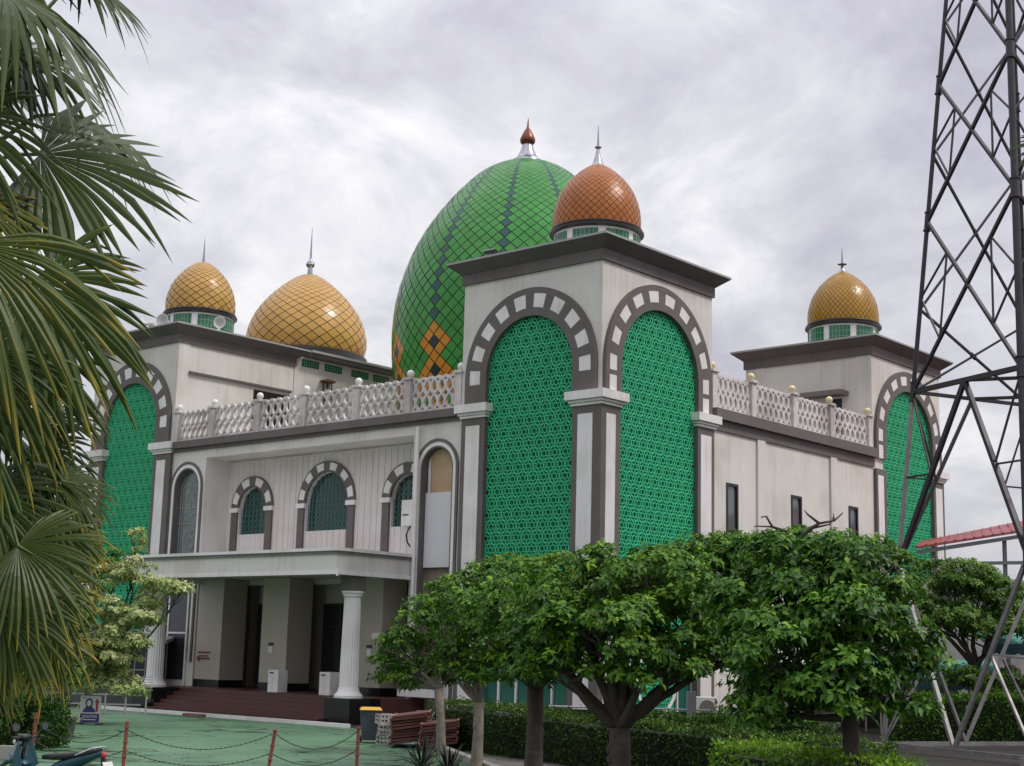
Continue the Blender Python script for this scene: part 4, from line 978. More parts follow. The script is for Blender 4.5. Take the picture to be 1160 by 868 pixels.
FB = [
 fr(38, 318, 9.0, 150, 420, .1, .85, .92, 3.3, .30, .12),
 fr(-35, 275, 8.2, 45, 420, -.1, .85, 1.05, 2.7, .42, .45),
 fr(-30, 400, 8.4, 20, 520, 0, .85, .70, 2.6, .5, .35),
 fr(55, 470, 9.8, 125, 440, .4, .55, .46, 3.2, .35, .05),
 fr(70, 545, 9.6, 140, 560, .2, .75, .42, 3.4, .35, .22),
 fr(25, 525, 9.6, 110, 520, .3, .6, .50, 3.2, .4, .1),
 fr(20, 480, 9.9, 90, 480, .4, .5, .45, 3.2, .5, .05),
 fr(20, 618, 9.0, 100, 665, -.1, .85, .56, 3.4, .36, .2),
 fr(-20, 560, 9.2, 60, 600, 0, .8, .60, 3.2, .4, .1),
 fr(0, 690, 9.0, 60, 750, 0, .85, .52, 3.4, .45, .25),
 fr(-30, 640, 9.1, 20, 700, 0, .8, .62, 3.2, .5, .2),
 fr(48, 668, 9.5, 85, 740, 0, .7, .42, 3.0, .45, .45),
 fr(-30, 730, 9.2, 10, 780, 0, .7, .38, 3.2, .5, .2),
 fr(70, 600, 9.9, 115, 640, 0, .6, .40, 3.2, .5, .5),
]
FB += [fr(15, 385, 9.3, 110, 470, .1, .8, .78, 3.3, .35, .1), fr(40, 505, 9.7, 120, 560, .1, .75, .52, 3.3, .4, .15), fr(45, 590, 9.5, 100, 660, .1, .75, .5, 3.3, .4, .3), fr(15, 655, 9.3, 70, 735, 0, .8, .5, 3.2, .4, .15), fr(55, 720, 9.6, 75, 780, 0, .7, .36, 3.0, .5, .6)]
FB += [fr(x_, y_, d_, x_+tx_, y_+ty_, .2, .55, r_, 3.2, .4, o_) for (x_, y_, d_, tx_, ty_, r_, o_) in [(-10, 360, 10.6, 90, 50, .6, 0), (40, 420, 10.8, 70, 30, .42, .05), (-20, 470, 10.4, 80, 20, .6, 0), (30, 570, 10.4, 80, 10, .52, 0), (-20, 540, 10.2, 70, 40, .62, .1), (30, 640, 10.1, 70, 40, .5, .05), (-20, 680, 10.0, 60, 60, .6, .1), (40, 700, 10.2, 40, 60, .42, .2), (-30, 740, 9.9, 60, 40, .5, .1)]]
palm((pa.x, pa.y, 0), (pa.x, pa.y, 5.9), FA, 'taller fan palm whose big green fans fill the top left corner', 1)
palm((pb.x, pb.y, 0), (pb.x, pb.y, 4.3), FB, 'lower fan palm with yellow-tipped fans down the left edge', 2)
# leaf tip entering at the right edge (palm standing just outside)
pc = gp(1290, 13)
palm((pc.x, pc.y, 0), (pc.x, pc.y, 6.9), [fr(1215, 158, 13, 1145, 172, 0, .8, .58, 2.6, .2, 0), fr(1300, 60, 13.2, 1400, 100, 0, .6, .8, 3.2, .4, 0), fr(1320, 200, 13, 1420, 240, 0, .6, .8, 3.2, .4, 0)], 'palm at the right edge, only one dark leaf tip showing before the mast', 3)

# ------------------------------------------------------------------ LATTICE TOWER
TX, TY, H0, HS = 13.382, 4.922, 4.70, -.104
m_steel_d = mat('dark_tower_steel', (.040, .034, .042), .5, metal=.3, var=.3, vscale=3)
m_steel_l = mat('galvanised_tower_steel', (.26, .25, .25), .5, metal=.4, var=.3, vscale=3)
lt = tag(empty('lattice_tower', (TX, TY, 0)), 'tall steel lattice mast on four legs at the right edge', 'mast')
cdir = Vector((CAM.x-TX, CAM.y-TY, 0)).normalized(); cdir = Matrix.Rotation(-.028, 3, 'Z') @ cdir
bdir = cdir; adir = Vector((bdir.y, -bdir.x, 0))
CORN = {'A': adir, 'B': bdir, 'C': -adir, 'D': -bdir}
def TP(k, z): return CORN[k]*(H0+HS*z)+Vector((0, 0, z))
zt = [0, 5.865, 11.527, 17.298, 22.078, 26.4, 30.3, 34.0]
for k in 'ABCD':
    mb = MB(); q = .24 if k == 'B' else .155
    mb.tube([TP(k, z) for z in (-.05, 11.5)], [q/2]*2, 10, 1 if k != 'B' else 0); mb.tube([TP(k, z) for z in (11.5, 23, 34)], [q/2, q/2*.95, q/2*.8], 10, 0)
    for z in zt[1:-1]: mb.tube([TP(k, z-.3), TP(k, z+.3)], q/2+.022, 10, 0)
    for z in zt[1:-1]:
        for dz_ in (-.31, .31): mb.tube([TP(k, z+dz_-.02), TP(k, z+dz_+.02)], q/2+.05, 10, 0)
    o = mb.build('leg', [m_steel_d, m_steel_l], lt, smooth='auto')
    mb = MB(); p_ = TP(k, 0); mb.box(p_.x-.3, p_.x+.3, p_.y-.3, p_.y+.3, 0, .22); mb.build('footing', kc, o)
def gusset(mb, p_, q_, at_, w_, mi=0):
    d_ = (Vector(q_)-Vector(p_)).normalized(); mb.beam(at_-d_*w_, at_+d_*w_, .02, w_*1.5, mi)
for (p_, q_) in (('A', 'B'), ('B', 'C'), ('C', 'D'), ('D', 'A')):
    near = 'B' in (p_, q_); t1, t2 = (.115, .055) if near else (.085, .05)
    mb = MB(); mid = lambda z: (TP(p_, z)+TP(q_, z))/2
    mb.beam(TP(p_, .2), TP(q_, .2), .10, .13, 1)
    b1 = .12 if near else .095
    mb.beam(mid(.25), TP(p_, zt[1]), b1, b1, 1); mb.beam(mid(.25), TP(q_, zt[1]), b1, b1, 1)
    for s_ in (p_, q_):
        m2 = (mid(.25)+TP(s_, zt[1]))/2; mb.beam(m2, TP(s_, .25), .075, .075, 1); mb.beam(m2, TP(s_, zt[1]/2), .05, .05, 1)
        mb.beam(TP(s_, zt[1]), mid(zt[2]), t1*1.2, t1*1.2, 0)
        m3 = (TP(s_, zt[1])+mid(zt[2]))/2; mb.beam(m3, TP(s_, (zt[1]+zt[2])/2), t2, t2, 0); mb.beam(m3, TP(s_, zt[2]-.1), t2, t2, 0)
    mb.beam(TP(p_, zt[2]), TP(q_, zt[2]), t1*1.3, t1*1.3, 0)
    lv_ = zt[2:] if near else [zt[2], 14.3, 19.6, 24.2, 28.2, 32.0, 34.0]
    for za, zb in zip(lv_, lv_[1:]):
        mb.beam(TP(p_, za), TP(q_, zb), t1, t1*.8, 0); mb.beam(TP(q_, za), TP(p_, zb), t1, t1*.8, 0)
        wa, wb = (H0+HS*za), (H0+HS*zb); fx = wa/(wa+wb); X = TP(p_, za).lerp(TP(q_, zb), fx)
        gusset(mb, TP(p_, za), TP(q_, zb), X, .12)
        for s_, o_ in (((p_, q_), (q_, p_)) if near else ()):
            up_ = X.lerp(TP(s_, zb), .5); dn = X.lerp(TP(s_, za), .5); mz = za+(zb-za)*fx
            mb.beam(TP(s_, mz), up_, t2, t2, 0); mb.beam(TP(s_, mz), dn, t2, t2, 0)
            mb.beam(up_, dn, t2, t2, 0)
    mb.build('face_bracing', [m_steel_d, m_steel_l], lt)
mb = MB()
mids = [(TP(a_, zt[2])+TP(b_, zt[2]))/2 for a_, b_ in ('AB', 'BC', 'CD', 'DA')]
for i in range(4): mb.beam(mids[i], mids[(i+1) % 4], .1, .1)
mb.build('plan_bracing', m_steel_d, lt)

# ------------------------------------------------------------------ RIGHT BACKGROUND : red roofed building, stall canopies
rb = tag(empty('red_roofed_building', gp(1150, 61), YAW), 'low pale building with a red metal roof behind the lattice tower', 'building')
# local x = to the right in the picture, y = away
redm = mat('red_metal_roof', (.30, .065, .07), .5, var=.12, vscale=2)
a = MB(); a.box(-3.0, 9, .8, 8, 0, 6.3, 0); a.build('wall', 'wall', rb)
a = MB()
za = lambda x: 7.5+.18*(x+4); zb_ = lambda x: 8.45+.225*(x+1.3)
a.hull8([(-4.0, -.4, za(-4)-.1), (9.5, -.4, za(9.5)-.1), (9.5, -.4, za(9.5)), (-4.0, -.4, za(-4))], [(-1.3, 8, zb_(-1.3)-.1), (12.2, 8, zb_(12.2)-.1), (12.2, 8, zb_(12.2)), (-1.3, 8, zb_(-1.3))], 0)
for k in range(34):
    x_ = -3.95+k*.4; a.beam((x_, -.42, za(x_)+.01), (x_+2.7, 8, zb_(x_+2.7)+.01), .05, .05, 0)
a.build('roof', redm, rb)
a = MB(); a.beam((-3.9, -.3, za(-3.9)-.25), (9.4, -.3, za(9.4)-.25), .1, .16); a.beam((-1.2, -.2, 6.9), (9.3, -.2, 7.3), .1, .14); 
for x_ in (-3.2, -.2, 2.8, 5.8): a.beam((x_, -.1, 0), (x_, -.1, za(x_)-.3), .14)
a.build('roof_truss', mat('dull_truss_grey', (.14, .14, .14), .6), rb)
for k in range(4):
    a = MB(); x_ = -2.7+k*.9; a.prism([(x_, 5.0), (x_+.55, 5.0), (x_+.55, 5.4)]+[(x_+.275+.275*math.cos(q), 5.4+.2*math.sin(q)) for q in np.linspace(0, PI, 8)], .0, .05, lambda u, w_, n_: (u, .79-n_, w_)); a.build('arched_window', 'glass', rb)
teal = mat('teal_canopy_fabric', (.10, .33, .27), .7, var=.12, vscale=1.5); blue = mat('blue_canopy_valance', (.035, .12, .16), .7, var=.3)
for i, (px, dep, z1, w_, lab) in enumerate([(945, 60, 2.75, 6.5, 'teal stall canopy seen low behind the nearest tree'), (1075, 58, 2.9, 5.4, 'teal stall canopy with a blue valance behind the foot of the lattice tower'), (1200, 57, 4.3, 5.4, 'larger teal canopy at the right edge behind the lattice tower')]):
    c_ = tag(empty('stall_canopy', gp(px, dep), YAW), lab, 'canopy', 'teal stall canopies')
    a = MB(); a.hull8([(-w_/2, 0, z1-.75), (w_/2, 0, z1-.75), (w_/2, 0, z1-.72), (-w_/2, 0, z1-.72)], [(-w_/2, 2.6, z1), (w_/2, 2.6, z1), (w_/2, 2.6, z1+.03), (-w_/2, 2.6, z1+.03)]); a.build('canopy_top', teal, c_)
    a = MB(); n_ = int(w_/.4)
    for k in range(n_):
        x_ = -w_/2+k*w_/n_; ww = w_/n_; a.prism([(x_, z1-.72), (x_, z1-1.05)]+[(x_+ww/2-ww/2*math.cos(q), z1-1.05-.1*math.sin(q)) for q in np.linspace(.4, PI-.4, 4)]+[(x_+ww, z1-1.05), (x_+ww, z1-.72)], 0, .02, lambda u, ww_, n2: (u, -.02-n2, ww_))
    a.build('valance', blue, c_)
    a = MB()
    for x_ in (-w_/2+.1, 0, w_/2-.1):
        a.beam((x_, .05, 0), (x_, .05, z1-.75), .06); a.beam((x_, 2.5, 0), (x_, 2.5, z1), .06)
    a.build('canopy_frame', 'grey_lip', c_)
for i, (px, dep, w_, lab) in enumerate([(1030, 59.5, 1.6, 'white plastic sheet panel under the teal canopies, left one'), (1068, 59.3, 1.2, 'white plastic sheet panel under the teal canopies, right one')]):
    c_ = tag(empty('plastic_screen', gp(px, dep), YAW), lab, 'screen', 'white plastic screens'); a = MB(); a.box(-w_/2, w_/2, -.02, .02, .85, 1.85); a.build('sheet', 'wall2', c_)
    a = MB()
    for x_ in (-w_/2, 0, w_/2): a.beam((x_, -.05, 0), (x_, -.05, 1.9), .05)
    a.build('panel_frame', 'grey_lip', c_)
# dark back wall behind the stalls and distant trees
bw = MB(); bw.box(-12, 14, 0, .3, 0, 2.3); o = bw.build('boundary_wall', mat('dark_block_wall', (.045, .045, .04), .9, var=.3)); o.location = gp(1090, 64); o.rotation_euler = (0, 0, YAW); tag(o, 'dark low wall behind the teal stall canopies', 'wall')
# railing between hedge and mosque
rl = tag(empty('metal_railing', gp(760, 44), YAW), 'dark railing with a pale pipe behind the hedge at the foot of the tower', 'railing')
a = MB(); a.box(-3.6, 3.4, -.04, .04, .55, 1.15); a.build('dark_panel', 'black', rl)
a = MB(); a.tube([(-3.6, -.1, 1.22), (3.4, -.1, 1.22)], .03, 6); a.tube([(-1.9, -.12, 1.02), (1.8, -.12, 1.02)], .035, 6); a.build('pipe', 'grey_lip', rl)
a = MB(); a.box(.45, .72, -.16, .1, 0, 1.75); a.build('post', mat('grey_concrete_post', (.24, .24, .24), .8, var=.2), rl)
au = tag(empty('condenser_unit', gp(798, 46), YAW), 'white outdoor air conditioner unit seen under the broad tree crown', 'air conditioner')
a = MB(); a.box(-.4, .4, 0, .35, .9, 1.55); a.build('casing', 'white', au, bevel=.02); a = MB(); a.lathe([(.24, 0), (.24, .02)], 24); q = a.build('fan_guard', mat('fan_guard_grey', (.2, .18, .16), .6), au); q.rotation_euler = (PI/2, 0, 0); q.location = (.08, 0, 1.22)
a = MB(); a.box(-.4, .4, .05, .3, 0, .9); a.build('stand', 'black', au)

# ------------------------------------------------------------------ LEFT BACKGROUND : grey house, fence
hb = tag(empty('grey_house', gp(120, 66), YAW), 'dark grey annex with windows behind the white fence left of the portico', 'building')
a = MB(); a.box(-4, 2.2, 0, 5, 0, 3.0); a.build('wall', mat('grey_annex_wall', (.10, .10, .10), .8, var=.2), hb)
a = MB(); a.hull8([(-4.4, -.5, 3.0), (2.6, -.5, 2.75), (2.6, -.5, 2.9), (-4.4, -.5, 3.15)], [(-4.4, 5.4, 3.6), (2.6, 5.4, 3.4), (2.6, 5.4, 3.5), (-4.4, 5.4, 3.7)]); a.build('roof', mat('grey_sheet_roof', (.25, .25, .25), .6), hb)
for k in range(4):
    a = MB(); x_ = -3.2+k*1.3; a.box(x_, x_+.9, -.03, -.005, .9, 2.3); o = a.build('window', 'glass', hb); a = MB()
    for (p_, q_, r_, s_) in ((x_-.04, x_+.0, .86, 2.34), (x_+.9, x_+.94, .86, 2.34), (x_+.43, x_+.47, .86, 2.34)): a.box(p_, q_, -.06, -.032, r_, s_)
    a.box(x_, x_+.9, -.058, -.033, 1.55, 1.6); a.build('window_frame', 'grey_lip', o)
fe = tag(empty('white_fence', gp(118, 55), YAW), 'white metal rail fence left of the portico', 'fence')
a = MB()
for k in range(6): a.beam((-3, 0, 1.05+k*.09), (1.7, 0, 1.05+k*.09), .03)
for z in (.2, .5, .85): a.beam((-3, -.02, z), (1.3, -.02, z), .05)
a.build('rails', 'grey_lip', fe)
a = MB()
for k in range(7): a.beam((-3+k*.75, -.03, 0), (-3+k*.75, -.03, 1.6 if k % 2 else .9), .05)
a.build('fence_post', 'grey_lip', fe)

# ------------------------------------------------------------------ OBJECTS IN THE COURT
# sign
sg = tag(empty('standing_sign', gp(101, 50.5), YAW-.05), 'white and purple standing sign with a veiled woman and a red up arrow', 'sign')
a = MB(); a.box(-.39, .39, -.015, .015, .08, 1.10); a.box(-.42, -.39, -.02, .02, .0, 1.12); a.box(.39, .42, -.02, .02, 0, 1.12); a.box(-.42, .42, -.02, .02, 1.10, 1.12)
a.build('sign_board', mat('sign_white', (.72, .72, .74), .5), sg)
sg.scale = (.84, .84, .84)
pur = mat('sign_purple', (.055, .05, .20), .5); redp = mat('sign_red', (.42, .04, .05), .5); wht = mat('sign_lettering_white', (.8, .8, .8), .5)
a = MB(); a.box(-.39, .39, -.019, -.0155, .08, .42); a.build('purple_band', pur, sg)
fr_s = lambda u, w_, n_: (u, -n_, w_)
a = MB(); a.prism([(-.06+.15*math.cos(q), .84+.18*math.sin(q)) for q in np.linspace(-.4, PI+.4, 16)], .016, .019, fr_s); a.prism([(-.31, .47), (.22, .47), (.19, .58), (.07, .68), (.07, .80), (-.19, .80), (-.19, .68), (-.28, .58)], .016, .0188, fr_s); a.build('veiled_figure', pur, sg)
a = MB(); a.prism([(-.06+.085*math.cos(q), .83+.12*math.sin(q)) for q in np.linspace(0, 2*PI, 18)[:-1]], .0192, .021, fr_s); a.build('face_disc', wht, sg)
a = MB(); a.box(.22, .31, -.019, -.0155, .50, .88); a.prism([(.17, .86), (.36, .86), (.265, 1.02)], .0155, .0195, fr_s); a.build('red_arrow', redp, sg)
text_mesh('lettering', 'MUSLIMAH', .155, wht, sg, (0, -.021, .31), (PI/2, 0, 0)).scale = (.80, 1, 1)
a = MB(); a.box(-.26, .26, -.021, -.0195, .17, .20); a.build('small_print', wht, sg); a = MB(); a.box(-.33, -.2, -.018, -.0155, 1.02, 1.05); a.build('small_mark', pur, sg)
a = MB(); a.box(-.5, -.3, -.2, .2, 0, .05); a.box(.3, .5, -.2, .2, 0, .05); a.build('sign_feet', 'black', sg)
# low red block lying at the kerb
a = MB(); a.box(-.55, .55, -.15, .15, 0, .13); o = a.build('kerb_block', mat('pinkish_brick', (.20, .11, .085), .85, var=.3, vscale=6), bevel=.015); o.location = (-15.5, -5.15, 0); tag(o, 'low pinkish block lying against the kerb before the steps', 'block')
# white cabinets on the terrace
for i, (x_, lab) in enumerate(((-15.2, 'white cabinet with a small dark slot on the terrace, in front of the central pier'), (-12.1, 'white cabinet with a small dark slot on the terrace, half behind the right column'))):
    if i == 0:
        cb = empty('box_cabinet'); a = MB(); a.box(-.36, .36, -.3, .3, 0, .98); a.build('cabinet_body', 'white', cb, bevel=.015)
        a = MB(); a.box(-.25, .05, -.306, -.301, .82, .88); a.build('slot', 'black', cb); a = MB(); a.box(-.005, .005, -.305, -.3005, .03, .78); a.build('door_seam', 'grey_lip', cb); c0 = cb
    else: cb = copy_tree(c0)
    cb.scale = (.86, .86, .90); cb.location = (x_, -1.35, .932); tag(cb, lab, 'cabinet', 'white cabinets on the terrace')
# bin
bn = tag(empty('wheelie_bin', gp(418.5, 44.6), YAW+.12), 'dark grey rubbish bin with a yellow lid beside the right column plinth', 'bin')
a = MB(); a.hull8([(-.24, -.24, .08), (.24, -.24, .08), (.24, .26, .08), (-.24, .26, .08)], [(-.30, -.30, .92), (.30, -.30, .92), (.30, .32, .92), (-.30, .32, .92)]); a.box(-.32, .32, -.32, .34, .90, .95); a.build('bin_body', mat('bin_grey', (.055, .065, .08), .45, var=.15), bn, bevel=.02)
a = MB(); a.hull8([(-.34, -.36, .952), (.34, -.36, .952), (.34, .36, .952), (-.34, .36, .952)], [(-.28, -.28, 1.03), (.28, -.28, 1.03), (.28, .30, 1.03), (-.28, .30, 1.03)]); a.build('lid', mat('bin_yellow', (.60, .36, .04), .4), bn, bevel=.02)
for s_ in (-1, 1):
    a = MB(); a.lathe([(.10, -.03), (.10, .03)], 18); o = a.build('wheel', 'black', bn); o.rotation_euler = (0, PI/2, 0); o.location = (s_*.26, .24, .10)
# crates, boards
cr0 = None
for k, (dx, dz, lab) in enumerate([(0, 0, 'bottom'), (.03, .29, 'second'), (-.03, .58, 'top')]):
    if cr0 is None:
        cr = empty('plastic_crate'); a = MB()
        for z in (0, .13, .25): 
            for (p_, q_) in (((-.22, -.3), (.22, -.3)), ((.22, -.3), (.22, .3)), ((.22, .3), (-.22, .3)), ((-.22, .3), (-.22, -.3))): a.beam((p_[0], p_[1], z+.015), (q_[0], q_[1], z+.015), .03, .04)
        for x_ in (-.22, -.11, 0, .11, .22):
            for y_ in (-.3, .3): a.beam((x_, y_, 0), (x_, y_, .27), .025)
        for y_ in (-.15, .05, .2):
            for x_ in (-.22, .22): a.beam((x_, y_, 0), (x_, y_, .27), .025)
        a.box(-.2, .2, -.28, .28, 0, .012); a.build('crate_frame', mat('dirty_white_plastic', (.42, .40, .37), .6, var=.3), cr); cr0 = cr
    else: cr = copy_tree(cr0)
    b_ = gp(435.5, 44.2); cr.location = (b_.x+dx, b_.y, .0+dz); cr.rotation_euler = (0, 0, YAW+.2*k); tag(cr, f'dirty white plastic crate between the bin and the red boards, {lab} of its stack', 'crate', 'white crates beside the bin')
redw = mat('red_brown_board', (.13, .045, .035), .6, var=.35, vscale=3); redw2 = mat('bright_red_board', (.30, .03, .035), .5, var=.2)
bd0 = None; nb_ = 0
for (px, dep, num, nm) in ((466, 43.4, 10, 'left'), (498, 42.4, 8, 'right')):
    for k in range(num):
        if bd0 is None:
            q = empty('folded_board'); a = MB(); a.box(-.62, .62, -1.1, 1.1, 0, .06); a.build('board', redw, q, bevel=.006); a = MB()
            for x_ in (-.6, .6): a.box(x_-.03, x_+.03, -1.12, 1.12, .0605, .075)
            a.build('edge_rail', mat('pale_edge_rail', (.30, .16, .13), .5), q); bd0 = q
        else: q = copy_tree(bd0)
        b_ = gp(px, dep); q.location = (b_.x+R.uniform(-.05, .05), b_.y+R.uniform(-.05, .05), .15+k*.082); q.scale = (.86, .86, 1); q.rotation_euler = (0, -.13-R.uniform(0, .03), YAW+R.uniform(-.04, .04))
        tag(q, 'red-brown folded board in the %s stack before the pale tree trunks' % nm, 'board', 'red-brown boards in the %s stack' % nm); nb_ += 1
# posts with chains
rust = mat('red_painted_iron', (.23, .055, .035), .6, var=.35, vscale=6)
tops = []; plist = [(36, 35.2, 37, 'red iron chain post behind the motorcycle handlebar'), (139, 32.4, 140, 'red iron chain post right of the motorcycle, before the sign'), (303, 32.6, 309, 'leaning red iron chain post in the middle of the green court'), (404, 34.6, 404, 'upright red and black iron chain post before the grey bin')]
for (px, dep, tpx, lab) in plist:
    b_ = gp(px, dep); h_ = 1.05 if px < 300 else .95; lean = VR*((tpx-px)/F_PX*dep)
    q = tag(empty('chain_post', b_), lab, 'post', 'red chain posts in the court')
    a = MB(); a.tube([(0, 0, 0), tuple(lean*1.0+Vector((0, 0, h_)))], .038, 10); a.build('shaft', rust, q, smooth='auto'); a = MB(); a.lathe([(.16, 0), (.16, .03), (.05, .05)], 16); a.build('base_plate', rust, q)
    for z in (.32, .62, .93): a = MB(); c_ = lean*z/h_; a.lathe([(.048, z-.025), (.054, z), (.048, z+.025)], 12, (c_.x, c_.y, 0)); a.build('collar', rust, q)
    tops.append((b_, lean, h_))
ch_m = mat('thin_dark_chain', (.05, .035, .03), .5, metal=.6)
lv = 0
for i in range(3):
    for z, sag, lab in ((.88, .38, 'upper'), (.45, .30, 'lower')):
        b0, l0, h0 = tops[i]; b1, l1, h1 = tops[i+1]; p_ = b0+l0*z+Vector((0, 0, z)); q_ = b1+l1*z+Vector((0, 0, z))
        n_ = 60; pts = [p_.lerp(q_, t)+Vector((0, 0, -4*sag*t*(1-t))) for t in [k/n_ for k in range(n_+1)]]
        a = MB()
        for k in range(n_): a.beam(pts[k], pts[k+1], .020 if k % 2 else .010, .010 if k % 2 else .020)
        o = a.build('hanging_chain', ch_m); tag(o, '%s sagging chain %s' % (lab, ['behind the motorcycle, between its two posts', 'between the post before the sign and the leaning post', 'between the leaning post and the upright post by the bin'][i]), 'chain', 'chains between the red posts')

# ------------------------------------------------------------------ MOTORCYCLE
# local: +x forward, z up ; front points to the left of the picture
mc = tag(empty('motorcycle', gp(53, 25.5), YAW+PI-.38), 'dark teal underbone motorcycle parked at the bottom left corner', 'motorcycle')
mc.scale = (1.09, 1.09, 1.09)
tealp = mat('teal_bodywork', (.004, .048, .068), .3, spec=.4, coat=.15); blk = mat('black_plastic', (.014, .014, .015), .45); chr_ = mat('brushed_chrome', (.6, .6, .6), .2, metal=1); seatm = mat('black_vinyl_seat', (.012, .012, .012), .5); gr = mat('bike_grey_metal', (.28, .27, .25), .4, metal=.7, var=.3)
def wheel(x):
    a = MB(); k = 28; vs = []; pr_ = [(.235, -.03), (.27, -.042), (.295, -.02), (.30, 0), (.295, .02), (.27, .042), (.235, .03)]
    for j in range(k):
        t = 2*PI*j/k
        for r_, y_ in pr_: vs.append((x+r_*math.cos(t), y_, .30+r_*math.sin(t)))
    n_ = len(pr_); a.add(vs, [(j*n_+i, j*n_+(i+1) % n_, ((j+1) % k)*n_+(i+1) % n_, ((j+1) % k)*n_+i) for j in range(k) for i in range(n_)])
    o = a.build('wheel', blk, mc, smooth=True)
    a = MB()
    for j in range(10):
        t = 2*PI*j/10; a.beam((x+.04*math.cos(t), 0, .3+.04*math.sin(t)), (x+.235*math.cos(t), 0, .3+.235*math.sin(t)), .02, .02)
    a.lathe([(.05, -.06), (.05, .06)], 12, (0, 0, 0)); k2 = len(a.v)
    a.v[-24:] = [(x+p_[0], p_[2], .3+p_[1]) for p_ in a.v[-24:]]
    a.build('rim', gr, o)
wheel(.62); wheel(-.62)
a = MB()
def loft(mb, secs, mi=0):      # secs: list of (x, halfwidth, zlow, zhigh)
    rings = []
    for (x, hw, z0, z1) in secs:
        zc = (z0+z1)/2; hz_ = (z1-z0)/2; rings.append([(x, hw*math.copysign(abs(math.cos(t))**.7, math.cos(t)), zc+hz_*math.copysign(abs(math.sin(t))**.7, math.sin(t))) for t in [2*PI*j/14 for j in range(14)]])
    vs = [p_ for r_ in rings for p_ in r_]; k = len(rings)
    fs = [(i*14+j, i*14+(j+1) % 14, (i+1)*14+(j+1) % 14, (i+1)*14+j) for i in range(k-1) for j in range(14)]+[tuple(range(13, -1, -1)), tuple((k-1)*14+j for j in range(14))]
    mb.add(vs, fs, mi)
a = MB(); loft(a, [(-.98, .05, .80, .86), (-.80, .10, .70, .82), (-.5, .15, .56, .76), (-.2, .13, .46, .68), (.0, .09, .40, .58)]); a.build('tail_fairing', tealp, mc, smooth=True)
a = MB()
for s_ in (-1, 1):      # leg shield halves with the open step-through between
    a.hull8([(.70, s_*.03, .50), (.78, s_*.05, .74), (.62, s_*.05, .95), (.52, s_*.03, .60)], [(.40, s_*.24, .34), (.52, s_*.25, .70), (.50, s_*.17, .97), (.32, s_*.22, .44)])
a.hull8([(.60, -.10, .60), (.60, .10, .60), (.62, .10, .97), (.62, -.10, .97)], [(.72, -.04, .60), (.72, .04, .60), (.66, .04, .94), (.66, -.04, .94)])
a.build('leg_shield', tealp, mc, bevel=.02)
a = MB(); loft(a, [(.95, .04, .50, .56), (.80, .08, .58, .66), (.62, .09, .60, .68), (.42, .08, .54, .62)]); a.build('front_mudguard', tealp, mc, smooth=True)
a = MB(); loft(a, [(-.92, .06, .84, .89), (-.70, .12, .76, .86), (-.40, .145, .70, .815), (-.1, .13, .68, .79), (.10, .09, .68, .76)]); a.build('seat', seatm, mc, smooth=True)
a = MB(); loft(a, [(.30, .10, .32, .50), (.12, .09, .22, .42), (-.1, .12, .18, .42), (-.3, .10, .22, .40)]); a.tube([(.25, 0, .55), (-.1, 0, .45), (-.45, 0, .52)], .05, 8); a.build('engine', gr, mc, smooth='auto')
a = MB(); loft(a, [(.66, .06, .95, 1.0), (.58, .12, .93, 1.05), (.50, .13, .95, 1.05), (.44, .07, .97, 1.03)]); a.build('handlebar_cowl', blk, mc, smooth=True)
a = MB(); a.tube([(.46, -.36, 1.0), (.50, -.2, 1.0), (.52, 0, .97), (.50, .2, 1.0), (.46, .36, 1.0)], .016, 8); a.tube([(.46, -.36, 1.0), (.45, -.25, 1.0)], .026, 8); a.tube([(.46, .36, 1.0), (.45, .25, 1.0)], .026, 8); a.build('handlebar', blk, mc, smooth='auto')
for s_ in (-1, 1):
    a = MB(); a.tube([(.48, s_*.22, 1.0), (.46, s_*.26, 1.08), (.44, s_*.33, 1.13)], .008, 6); a.lathe([(.02, -.02), (.085, -.012), (.09, .0)], 16, (0, 0, 0)); k = len(a.v)
    a.v[-48:] = [(.43-p_[2]*1.0, s_*.34+p_[0], 1.16+p_[1]*.75) for p_ in a.v[-48:]]
    o = a.build('mirror', blk, mc, smooth='auto'); a = MB(); a.lathe([(.078, 0), (.078, .003)], 16); o2 = a.build('mirror_glass', 'steel', o); o2.rotation_euler = (0, -PI/2, 0); o2.location = (.425, s_*.34, 1.16); o2.scale = (.75, 1, 1)
a = MB(); a.sphere((.66, 0, .93), .07, 14); a.build('headlight', 'globe_w', mc, smooth=True)
for s_ in (-1, 1):
    a = MB(); a.tube([(.52, s_*.07, .86), (.60, s_*.07, .48), (.62, s_*.07, .30)], .022, 8); a.build('fork_leg', gr, mc, smooth='auto')
    a = MB(); a.tube([(-.62, s_*.10, .30), (-.45, s_*.11, .60)], .02, 8); a.build('shock_absorber', gr, mc, smooth='auto')
    a = MB(); a.tube([(-.62, s_*.09, .30), (-.15, s_*.06, .34)], .018, 8); a.build('swing_arm', gr, mc, smooth='auto')
a = MB(); a.tube([(.05, -.13, .24), (-.3, -.15, .26), (-.82, -.17, .40)], [.02, .03, .05], 10); a.build('exhaust', chr_, mc, smooth='auto')
a = MB(); a.tube([(-.55, -.12, .78), (-.85, -.10, .90), (-1.0, 0, .92), (-.85, .10, .90), (-.55, .12, .78)], .014, 8); a.build('grab_rail', chr_, mc, smooth='auto')
a = MB(); a.hull8([(-1.02, -.03, .74), (-1.02, .03, .74), (-.95, .03, .78), (-.95, -.03, .78)], [(-1.12, -.02, .46), (-1.12, .02, .46), (-1.0, .02, .44), (-1.0, -.02, .44)]); a.build('rear_mudguard', blk, mc)
